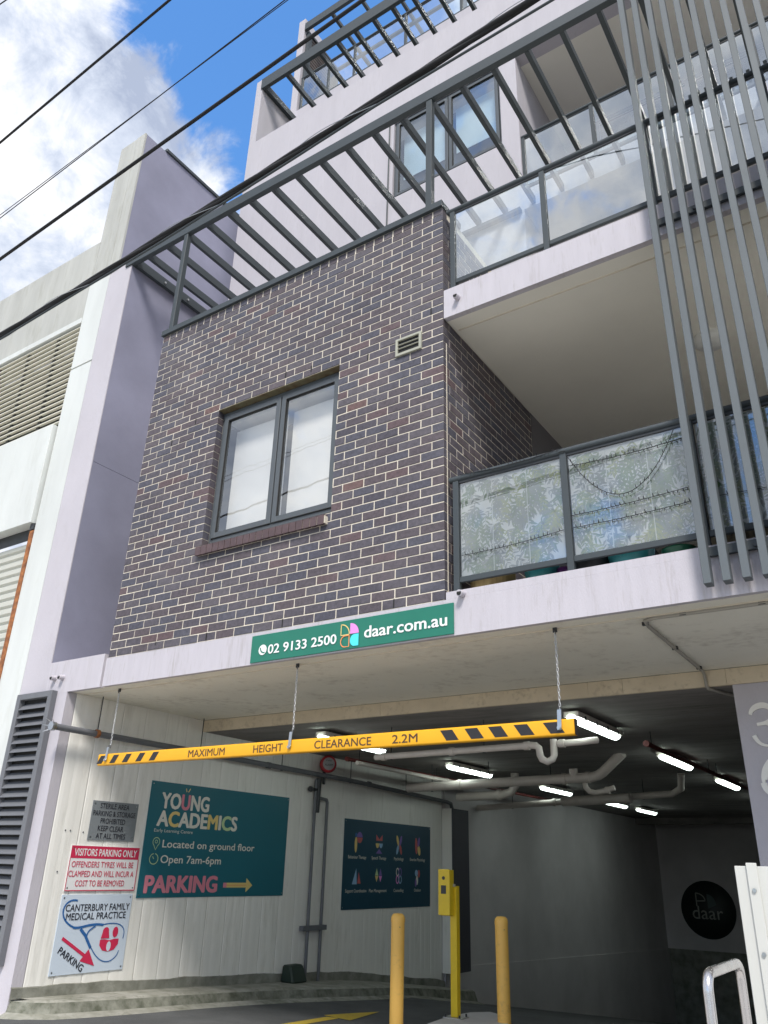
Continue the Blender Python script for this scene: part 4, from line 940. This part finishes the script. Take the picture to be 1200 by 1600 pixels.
pipe('cream drain pipe just behind the clearance bar with a trap at its right end', [(-5.42, 2.72, 2.53), (-3.44, 2.72, 2.56), (-3.40, 2.72, 2.555), (-3.37, 2.73, 2.53), (-3.365, 2.74, 2.46), (-3.35, 2.75, 2.42), (-3.30, 2.77, 2.395), (-3.25, 2.79, 2.42), (-3.235, 2.8, 2.46), (-3.235, 2.8, 2.62)], .036, m_pipe, [((-5.3, 2.72, 2.532), X_), ((-4.4, 2.72, 2.545), X_), ((-3.5, 2.72, 2.558), X_)], hang=((-5.2, 2.72, 2.53, 2.86), (-4.0, 2.72, 2.55, 2.86)))
pipe('short cream branch pipe right of the trap behind the clearance bar', [(-3.235, 2.82, 2.575), (-2.93, 2.82, 2.58), (-2.85, 2.84, 2.59), (-2.80, 2.90, 2.60)], .034, m_pipe, [((-3.15, 2.82, 2.577), X_)])
pmain = pipe('thick cream main drain pipe crossing the ceiling with a rising elbow', [(-7.05, 6.05, 2.52), (-4.0, 6.0, 2.58), (-3.90, 6.0, 2.60), (-3.82, 5.98, 2.64), (-3.50, 5.9, 2.87)], .068, m_pipe, [((-6.1, 6.03, 2.54), X_), ((-4.4, 6.0, 2.571), X_), ((-4.05, 6.0, 2.578), X_)], hang=((-6.6, 6.04, 2.53, 2.86), (-5.6, 6.02, 2.55, 2.86), (-4.6, 6.0, 2.57, 2.86)), cr_=1.14)
mb = MB(); mb.tube([(-4.25, 6.0, 2.57), (-4.25, 5.98, 2.70)], .06, 14); build('cap', mb, m_pipe, pmain)
pipe('bent cream pipe hanging under the thick drain pipe', [(-4.15, 6.12, 2.55), (-4.14, 6.14, 2.46), (-4.10, 6.16, 2.41), (-4.02, 6.18, 2.39), (-3.90, 6.2, 2.41), (-3.75, 6.2, 2.45)], .038, m_pipe, [((-3.85, 6.2, 2.42), X_)])
pipe('short cream pipe with an upturned bend left of the far drain', [(-7.0, 7.6, 2.50), (-6.15, 7.6, 2.52), (-5.98, 7.6, 2.56), (-5.9, 7.6, 2.66), (-5.9, 7.6, 2.86)], .07, m_pipe, [((-6.2, 7.6, 2.52), X_)])
pipe('long thin cream drain pipe farthest back under the ceiling', [(-7.6, 9.5, 2.46), (-3.7, 9.0, 2.60), (-3.5, 8.8, 2.66), (-3.4, 8.5, 2.86)], .055, m_pipe, [((-5.9, 9.28, 2.52), X_), ((-4.6, 9.12, 2.567), X_)], hang=((-6.8, 9.4, 2.49, 2.86), (-5.3, 9.2, 2.54, 2.86), (-4.2, 9.06, 2.58, 2.86)))
pipe('fat sleeve section of drain pipe under the far left lights', [(-5.6, 8.9, 2.50), (-4.35, 8.8, 2.53)], .08, m_pipe)
pipe('dark red sprinkler pipe running back along the right row of lights', [(-2.62, 4.0, 2.70), (-2.62, 10.5, 2.70), (-2.62, 15.0, 2.70)], .028, m_red, [((-2.62, 4.02, 2.70), (0, 1, 0)), ((-2.62, 7.6, 2.70), (0, 1, 0))], hang=((-2.62, 4.2, 2.7, 2.86), (-2.62, 6.9, 2.7, 2.86), (-2.62, 7.4, 2.7, 2.86)), name='sprinkler_pipe')
pipe('dark red sprinkler pipe running back along the left wall', [(-6.78, 4.0, 2.72), (-6.78, 12, 2.72)], .026, m_red, [((-6.78, 4.02, 2.72), (0, 1, 0))], hang=((-6.78, 4.3, 2.72, 2.86), (-6.78, 6.5, 2.72, 2.86)), name='sprinkler_pipe')
pipe('thin cream pipe parallel to the red pipe at the left', [(-6.6, 4.0, 2.66), (-6.6, 7.0, 2.66)], .03, m_pipe, [((-6.6, 6.5, 2.66), (0, 1, 0))])
t = pipe('dark grey pipe running along the top of the panel wall on hanger rods', [(-7.50, -.16, 2.60), (-7.50, 2.0, 2.59), (-7.50, 5, 2.56), (-7.50, 8.1, 2.47), (-7.50, 8.25, 2.45), (-7.50, 8.3, 2.36)], .034, m_louvre, [((-7.5, 1.9, 2.592), (0, 1, 0)), ((-7.5, 3.2, 2.575), (0, 1, 0)), ((-7.5, 5.6, 2.55), (0, 1, 0))], hang=((-7.5, .38, 2.6, 3.0), (-7.5, 1.92, 2.59, 3.0), (-7.5, 3.47, 2.575, 2.86), (-7.5, 5.1, 2.56, 2.86), (-7.5, 6.7, 2.52, 2.86)), name='wall_pipe')
mb = MB()
for k in range(7): a = 2 * math.pi * k / 7; mb.add([(-7.5 + .03 * math.cos(a), -.16, 2.6 + .03 * math.sin(a)), (-7.5 + .03 * math.cos(a + .7), -.16, 2.6 + .03 * math.sin(a + .7)), (-7.5 + .10 * math.cos(a + .3), -.24, 2.6 + .09 * math.sin(a + .3))], [(0, 1, 2)])
mb.tube([(-7.5, -.15, 2.6), (-7.5, -.2, 2.6)], .045, 10)
tt = thing('pipe_end_fitting', 'shiny spiky metal fitting at the outer end of the wall pipe', 'fitting', (-7.5, -.2, 2.6)); build('fitting', mb, m_galv, tt)
mb = MB(); mb.tube([(-7.5, .36, 2.6), (-7.5, .40, 2.6)], .045, 12); build('clamp', mb, m_rust, t)
# bell
A = thing('alarm_bell', 'round red fire alarm bell with pale face above the wall pipe', 'bell', (-7.4, 4.5, 2.72))
def bell_axis(mb, c, ang):
    c = Vector(c); ca, sa = math.cos(ang), math.sin(ang)
    mb.v = [tuple(c + Vector(((Vector(v) - c).x * ca - (Vector(v) - c).y * sa, (Vector(v) - c).x * sa + (Vector(v) - c).y * ca, (Vector(v) - c).z))) for v in mb.v]; return mb
mb = MB(); mb.lathe((-7.5, 4.5, 2.73), [(.0, 0), (.12, 0), (.125, .06), (.10, .09), (.0, .09)], 28, 'x'); build('gong', bell_axis(mb, (-7.5, 4.5, 2.73), -.7), m_redbell, A)
mb = MB(); mb.lathe((-7.41, 4.5, 2.73), [(.0, .004), (.085, .004), (.09, .0)], 24, 'x'); build('face', bell_axis(mb, (-7.5, 4.5, 2.73), -.7), mat('bell_face', (.35, .35, .36), .5), A)
PBe = Plane(Vector((-7.5, 4.5, 0)) + Vector((math.cos(-.7), math.sin(-.7), 0)) * .096, (-math.sin(-.7), math.cos(-.7), 0), (0, 0, 1), (math.cos(-.7), math.sin(-.7), 0))
text('FIRE', PBe, -.04, .04, 2.765, .02, m_ink, A, 0, lift=.002); text('ALARM', PBe, -.06, .06, 2.70, .03, m_ink, A, .01, lift=.002)
mb = MB(); mb.tube([(-7.55, 4.5, 2.72), (-7.55, 4.5, 2.45)], .02, 8); build('stem', mb, m_dark, A)
# downpipes
t = thing('valve_pipes', 'pair of slim grey pipes with valve body running down the panel wall', 'pipe', (-7.55, 4.4, 0))
for y, zt in ((4.33, 2.5), (4.62, 2.20)):
    mb = MB(); mb.tube([(-7.56, y, zk(y)), (-7.56, y, zt)], .022, 10); build('pipe', mb, m_louvre, t)
mb = MB(); mb.tube([(-7.56, 4.62, 2.2), (-7.56, 4.60, 2.24), (-7.55, 4.45, 2.25), (-7.55, 4.40, 2.25)], .024, 10); build('bend', mb, m_louvre, t)
mb = MB(); mb.tube([(-7.55, 4.38, 2.05), (-7.55, 4.38, 2.52)], [.03, .042], 10); mb.tube([(-7.55, 4.20, 2.36), (-7.55, 4.42, 2.36)], .02, 8); mb.tube([(-7.55, 4.18, 2.36), (-7.55, 4.21, 2.36)], .04, 10); build('valve', mb, m_dark, t)
build('clamp', box(-7.60, -7.53, 4.20, 4.72, .54, .60), m_louvre, t)
# black box on kerb
t = thing('bait_box', 'small dark green box on the kerb at the foot of the panel wall', 'box', (-7.5, 4.05, zk(4)))
mb = MB(); z0 = zk(4) + .002; mb.add([(-7.60, 3.87, z0), (-7.38, 3.87, z0), (-7.38, 4.18, z0), (-7.60, 4.18, z0), (-7.60, 3.89, z0 + .2), (-7.46, 3.89, z0 + .2), (-7.46, 4.16, z0 + .2), (-7.60, 4.16, z0 + .2)], [(0, 3, 2, 1), (4, 5, 6, 7), (0, 1, 5, 4), (1, 2, 6, 5), (2, 3, 7, 6), (3, 0, 4, 7)]); build('case', mb, mat('box_plastic', (.015, .03, .022), .5), t, .02)
# conduit
mb = MB(); mb.tube([(4, .215, 2.985), (-1.40, .215, 2.985), (-1.47, .25, 2.985), (-1.49, .4, 2.985), (-1.49, 1.98, 2.985), (-1.49, 2.015, 2.96), (-1.485, 2.018, 2.86), (-1.48, 2.05, 2.845), (-1.40, 2.3, 2.845), (-1.0, 3.4, 2.845)], .014, 8)
t = thing('conduit', 'thin grey conduit bending across the cream soffit to the beam', 'pipe', (-1.49, .2, 2.98)); build('tube', mb, mat('old_conduit', (.33, .31, .27), .6), t)
mb = MB()
for x, y in ((-1.49, .33), (-1.49, 1.1), (-1.49, 1.85), (-1.2, .215), (-.7, .215)): mb.box(x - .022, x + .022, y - .012, y + .012, 2.975, 2.999)
build('clip', mb, m_dark, t)
# balcony ceiling lamp
def on_z(u, v, z): d = ray(u, v); t = (z - CAM.z) / d.z; return CAM + d * t
t = thing('ceiling_lamp', 'round flat ceiling lamp under the middle balcony behind the fins', 'lamp', (-1.1, 1.2, 6.0)); q = on_z(1110, 530, 6.03)
mb = MB(); mb.lathe((q.x, q.y, 6.0), [(0, -.04), (.12, -.035), (.15, 0), (.15, .05)], 24); build('dish', mb, m_blind, t)
t.location = (q.x, q.y, 6.0)
for ch in t.children: ch.location = (0, 0, 0); me = ch.data
for ch in t.children:
    for v in ch.data.vertices: v.co -= Vector((q.x + 1.1, q.y - 1.2, 0))

# ------------------------------------------------------------------ island, bollards, post, arrow
gi = zg(3.0)
mb = MB(); pts = [(-4.95 + .0, 2.0)]
outl = []
for a in range(0, 181, 15): outl.append((-4.28 + .42 * math.cos(rad(a - 15)), 3.12 + .26 * math.sin(rad(a))))
outl = [(-3.75, 1.4), (-3.85, 2.2), (-3.93, 3.0), (-4.04, 3.24), (-4.22, 3.44), (-4.41, 3.53), (-4.56, 3.34), (-4.615, 2.97), (-4.556, 2.46), (-4.49, 2.09), (-4.40, 1.4)]
n = len(outl); cxm = sum(p[0] for p in outl) / n; cym = sum(p[1] for p in outl) / n
mb.v = [(x, y, gi - .12) for x, y in outl] + [(x, y, gi + .09) for x, y in outl] + [(cxm + (x - cxm) * .93, cym + (y - cym) * .96, gi + .12) for x, y in outl]
mb.f = [(i, (i + 1) % n, (i + 1) % n + n, i + n) for i in range(n)] + [(i + n, (i + 1) % n + n, (i + 1) % n + 2 * n, i + 2 * n) for i in range(n)] + [tuple(range(2 * n, 3 * n))]
mb.f = [f[::-1] for f in mb.f[:2 * n]] + [mb.f[-1][::-1]]
mb.mi = [0] * len(mb.f); mb.sm = [False] * len(mb.f)
o = build('traffic_island', mb, mat('island_concrete', (.50, .49, .50), .8, var=.12, vscale=4, bump=.3), None); o['kind'] = 'structure'
def bollard(label, x, y, z, top):
    t = thing('bollard', label, 'bollard', (x, y, z), 'bollards by the entry post'); r = .066
    mb = MB(); mb.lathe((x, y, 0), [(r, z), (r, top - .075)], 24); build('tube', mb, m_boll, t)
    mb = MB(); mb.lathe((x, y, 0), [(r + .003, top - .08), (r + .003, top - .045), (r - .004, top - .022), (r - .022, top - .004), (.0, top)], 24); build('cap', mb, m_boll, t)
    mb = MB()
    for a in (200, 320): mb.tube([(x + (r - .004) * math.cos(rad(a)), y + (r - .004) * math.sin(rad(a)), top - .12), (x + (r + .002) * math.cos(rad(a)), y + (r + .002) * math.sin(rad(a)), top - .12)], .005, 6)
    build('screw', mb, m_dark, t)
bollard('orange-yellow bollard nearest the camera, left of the square post', -4.735, 2.2, zg(2.2), .945)
bollard('orange-yellow bollard on the right of the square post', -4.015, 3.04, zg(3.0), .93)
E_ = Vector((-4.49, 2.92, gi + .12)); ez = E_.z
t = thing('intercom_post', 'square yellow intercom post with reader box standing on the island', 'post', tuple(E_))
build('post', box(-4.49 - .038, -4.49 + .038, 2.92 - .035, 2.92 + .035, ez + .008, 1.195), m_yelpost, t, .003)
build('base_plate', box(-4.59, -4.39, 2.83, 3.01, ez, ez + .008), m_chain, t)
mb = MB()
for dx in (-.08, .08):
    for dy in (-.07, .07): mb.tube([(-4.49 + dx, 2.92 + dy, ez + .008), (-4.49 + dx, 2.92 + dy, ez + .035)], .009, 6)
build('anchor_bolt', mb, m_dark, t)
build('reader_box', box(-4.60, -4.478, 2.80, 2.884, .915, 1.35), m_yelpost, t, .004)
build('reader_hood', box(-4.61, -4.474, 2.78, 2.797, .92, 1.355), m_yelpost, t, .003)
build('latch', box(-4.477, -4.455, 2.86, 2.88, 1.19, 1.215), m_chain, t)
mb = MB(); mb.tube([(-4.545, 2.7795, 1.27), (-4.545, 2.777, 1.27)], .018, 14); build('call_button', mb, m_dark, t)
mb = MB(); mb.box(-4.575, -4.515, 2.777, 2.7795, 1.12, 1.20); build('reader_face', mb, m_dark, t)
def P3(x, y, dz=.004): return (x, y, zg(y) + dz)
mb = MB(); arrow = [(-5.66, .6), (-5.56, .6), (-5.42, 2.1), (-5.30, 2.05), (-5.22, 2.72), (-5.66, 2.25), (-5.53, 2.2)]
# arrow: shaft pieces follow the slope, flat head
fx = lambda y: -5.69 - (y - 1.8) * .105
for a0, a1 in zip([.6, 1.0, 1.4, 1.8, 2.2], [1.0, 1.4, 1.8, 2.2, 2.58]):
    mb.add([P3(fx(a0) - .075, a0), P3(fx(a0) + .075, a0), P3(fx(a1) + .075, a1), P3(fx(a1) - .075, a1)], [(0, 1, 2, 3)])
mb.add([P3(-5.95, 2.655), P3(-5.745, 2.615), P3(-5.86, 3.1), P3(-5.9, 3.0)], [(0, 1, 2, 3)]); mb.add([P3(-5.745, 2.615), P3(-5.54, 2.575), P3(-5.66, 3.0), P3(-5.86, 3.1)], [(0, 1, 2, 3)]); mb.add([P3(-5.9, 3.0), P3(-5.66, 3.0), P3(-5.806, 3.52)], [(0, 1, 2)]); mb.add([P3(-5.745, 2.615), P3(fx(2.58) - .075, 2.58), P3(fx(2.58) + .075, 2.58)], [(0, 1, 2)])
o = struct('road_marking', mb, m_ypaint)

# ------------------------------------------------------------------ handrail and white screen, near right
t = thing('handrail', 'polished metal hoop handrail in the lower right corner', 'handrail', (-.74, -2.2, 0))
hy0, hy1, hz = -2.21, -1.72, 1.075
mb = MB(); pts = [(-.74, hy0, -.1), (-.74, hy0, hz - .05)] + [(-.74, hy0 + .05 - .05 * math.cos(rad(a)), hz - .05 + .05 * math.sin(rad(a))) for a in (15, 30, 45, 60, 75, 90)]
pts += [(-.74, hy1 - .05 + .05 * math.sin(rad(a)), hz - .05 + .05 * math.cos(rad(a))) for a in (0, 15, 30, 45, 60, 75, 90)] + [(-.74, hy1, -.1)]
mb.tube(pts, .0165, 16); build('hoop', mb, m_stain, t)
t = thing('white_screen', 'white metal screen panel with bolted strap at the right edge', 'screen', (-.8, -1.2, 0))
build('sheet', box(-.815, .9, -1.2, -1.165, -.05, 1.405), m_board, t, .002)
build('strap', box(-.765, -.722, -1.212, -1.2005, -.02, 1.418), m_board, t, .002)
mb = MB()
for z in (1.31, 1.07, .78, .5): mb.tube([(-.744, -1.2125, z), (-.744, -1.219, z)], .0085, 10)
build('bolt', mb, m_galv, t)

# ------------------------------------------------------------------ balcony pots and string lights
def on_y(u, v, y): d = ray(u, v); t = (y - CAM.y) / d.y; return CAM + d * t
def pot(label, u, v, r, h, mt, y=.26, prof=None, ribs=False, name='plant_pot', plant=0):
    q = on_y(u, v, y); t = thing(name, label, 'pot', (q.x, y, 3.357), 'pots along the lower balcony edge'); mb = MB()
    prof = prof or [(0, 0), (.72, 0), (.9, .35), (1, .8), (1.04, 1), (.92, 1), (.85, .85), (0, .85)]
    mb.lathe((q.x, y, 3.357), [(a * r, b * h) for a, b in prof], 22); o = build('body', mb, mt, t)
    if ribs:
        rb = MB(); k = 0
        for zz in (.12, .3, .48, .66, .84):
            for j in range(16):
                a = 2 * math.pi * (j + .5 * (k % 2)) / 16; rr = r * (.75 + .27 * zz); c = Vector((q.x + rr * math.cos(a), y + rr * math.sin(a), 3.357 + h * zz)); s_ = h * .075
                rb.add([c + Vector((math.cos(a), math.sin(a), 0)) * s_ * .5, c + Vector((-math.sin(a), math.cos(a), 0)) * s_ * 1.3, c - Vector((-math.sin(a), math.cos(a), 0)) * s_ * 1.3, c + Vector((0, 0, s_)), c - Vector((0, 0, s_))], [(0, 1, 3), (0, 3, 2), (0, 2, 4), (0, 4, 1)])
            k += 1
        build('relief', rb, mt, t)
    if plant:
        lf = MB()
        for k in range(plant):
            a = random.uniform(0, 6.28); el = random.uniform(.3, 1.4); L2 = random.uniform(.15, .5); base = Vector((q.x, y, 3.357 + h * .9)); d = Vector((math.cos(a) * math.cos(el), math.sin(a) * math.cos(el) * .5, math.sin(el)))
            p = base + d * L2; sd = d.cross(Vector((0, 0, 1))).normalized() * .02
            lf.add([p, p + d * .05 + sd, p + d * .11, p + d * .05 - sd], [(0, 1, 2, 3)])
            if k % 4 == 0: lf.tube([base, p], .003, 4)
        o = build('leaves', lf, m_leaf, t)
    return t
pot('pale wooden tub nearest the brick corner on the lower balcony', 770, 895, .19, .34, m_wood, .30, [(0, 0), (.95, 0), (1, 1), (.9, 1), (.9, .9), (0, .9)])
pot('turquoise diamond textured pot on the lower balcony', 846, 880, .14, .20, m_teapot, .28, ribs=True, plant=24)
pot('small purple pot beside the middle balcony post', 884, 880, .07, .13, m_purple, .30)
pot('black ribbed pot right of the middle balcony post', 925, 868, .14, .22, m_dark, .28, plant=20)
pot('wide teal patterned pot on the lower balcony', 985, 858, .17, .20, m_teapot, .28, ribs=True, plant=20)
pot('dark green dish shaped pot near the fins', 1060, 852, .12, .10, m_gpot, .24, [(0, 0), (.5, 0), (.6, .3), (1, .9), (1.02, 1), (.9, 1), (.5, .5), (0, .5)], plant=14)
pot('stained stone pot behind the first fins', 1140, 850, .16, .3, m_stone, .28, plant=40)
pot('moss stained cream pot behind the outer fins', 1190, 830, .15, .34, m_stone, .28, plant=40)
t = thing('string_lights', 'dark string of fairy lights looped along the lower balcony glass', 'lights', (-1.9, .04, 4.3))
def cat_(p, q, sag, n=26):
    p = Vector(p); q = Vector(q); return [p.lerp(q, i / n) + Vector((0, 0, -sag * 4 * (i / n) * (1 - i / n))) for i in range(n + 1)]
mb = MB(); bb = MB()
for p, q, sag in (((-1.86, .02, 4.30), (-1.05, .02, 4.30), .42), ((-1.86, .035, 4.22), (-.98, .035, 4.22), .02), ((-2.8, .035, 3.66), (-1.93, .035, 3.70), .015), ((-1.87, .035, 3.70), (-.98, .035, 3.72), .01), ((-1.87, .035, 3.80), (-.98, .035, 3.83), .01), ((-2.8, .02, 4.385), (-1.9, .02, 4.385), .03), ((-.9, .035, 3.72), (.8, .035, 3.72), .02)):
    pts = cat_(p, q, sag); mb.tube(pts, .0028, 5)
    for i, c in enumerate(pts[1:-1]):
        d = Vector((random.uniform(-.3, .3), -.3, random.choice((-1, 1)) * 1.0)).normalized(); bb.tube([c, c + d * .026], [.004, .002], 5)
mb.tube([(-1.9 + .035 * math.cos(a / 3), .05 + .035 * math.sin(a / 3), 4.35 + .0 * a) for a in range(0, 20)], .003, 5)
build('wire', mb, m_cable, t); build('bulb', bb, m_cable, t, kind='stuff')

# ------------------------------------------------------------------ overhead wires
def wire(label, a, b, r, sag, y=-2.5, name='overhead_wire', n=40, ext=4.0):
    A_ = on_y(*a, y); B_ = on_y(*b, y); d = B_ - A_; A2 = A_ - d * ext; B2 = B_ + d * ext
    pts = [A2.lerp(B2, i / n) + Vector((0, 0, sag * ((2 * i / n - 1) ** 2))) for i in range(n + 1)]
    return pts
ws = [('thick black service wire highest in the sky at upper left', (0, 223), (265, 0), .0125), ('thin faint wire across the clouds between the two thicker ones', (0, 341), (445, 0), .0045), ('second faint thin wire beside the thin one over the clouds', (0, 336), (447, 2), .0035), ('black service wire passing in front of the party wall top', (0, 405), (567, 0), .0145)]
for lab, a, b, r in ws:
    t = thing('overhead_wire', lab, 'wire', tuple(on_y(*a, -2.5))); mb = MB(); mb.tube(wire(lab, a, b, r, 0.0), r, 8); build('cable', mb, m_cable, t)
mb = MB(); mb.tube(wire('', (-2, 8), (30, -14), .01, 0, ext=40), .008, 6); t = thing('overhead_wire', 'short bit of wire in the top left corner of the sky', 'wire', tuple(on_y(0, 10, -2.5))); build('cable', mb, m_cable, t)
t = thing('bundled_cable', 'thick twisted bundle of black cables crossing in front of the building', 'cable', tuple(on_y(0, 525, -2.5)))
A_ = on_y(0, 525, -2.5); M_ = on_y(380, 292, -2.5); B_ = on_y(835, -2, -2.5)
def path(n=420, t0=-1.6, t1=2.6):
    out = []
    tm = (M_ - A_).dot(B_ - A_) / (B_ - A_).length_squared; mid = A_.lerp(B_, tm); dev = M_ - mid
    for i in range(n + 1):
        s_ = t0 + (t1 - t0) * i / n; out.append(A_.lerp(B_, s_) + dev * max(-1.2, 4 * s_ * (1 - s_)) * .8)
    return out
pth = path()
for k, (rr, of, ph) in enumerate(((.0155, .010, 0), (.015, .010, 2.1), (.014, .011, 4.2))):
    pts = []
    for i, p in enumerate(pth): a = ph + i * .16; pts.append(p + Vector((0, math.cos(a) * of, math.sin(a) * of)))
    mb = MB(); mb.tube(pts, rr, 7); build('strand', mb, m_cable, t)
mb = MB(); mb.tube([p + Vector((0, math.cos(i * .23) * .031, math.sin(i * .23) * .031)) for i, p in enumerate(pth)], .0025, 5); build('lashing', mb, m_galv, t)
A3 = on_y(560, 218, -2.5); B3 = on_y(880, -2, -2.5); d = (B3 - A3); t2 = thing('overhead_wire', 'thin wire running just below the twisted bundle', 'wire', tuple(A3)); mb = MB(); mb.tube([on_y(-600, 895, -2.5), on_y(0, 530, -2.5), on_y(250, 379, -2.5), on_y(400, 285, -2.5), on_y(457, 249, -2.5), on_y(586, 166, -2.5), on_y(781, 49, -2.5), on_y(975, -67, -2.5), on_y(1500, -382, -2.5)], .008, 8); build('cable', mb, m_steel, t2)

SC.render.engine = 'CYCLES'; SC.cycles.caustics_reflective = False; SC.cycles.caustics_refractive = False
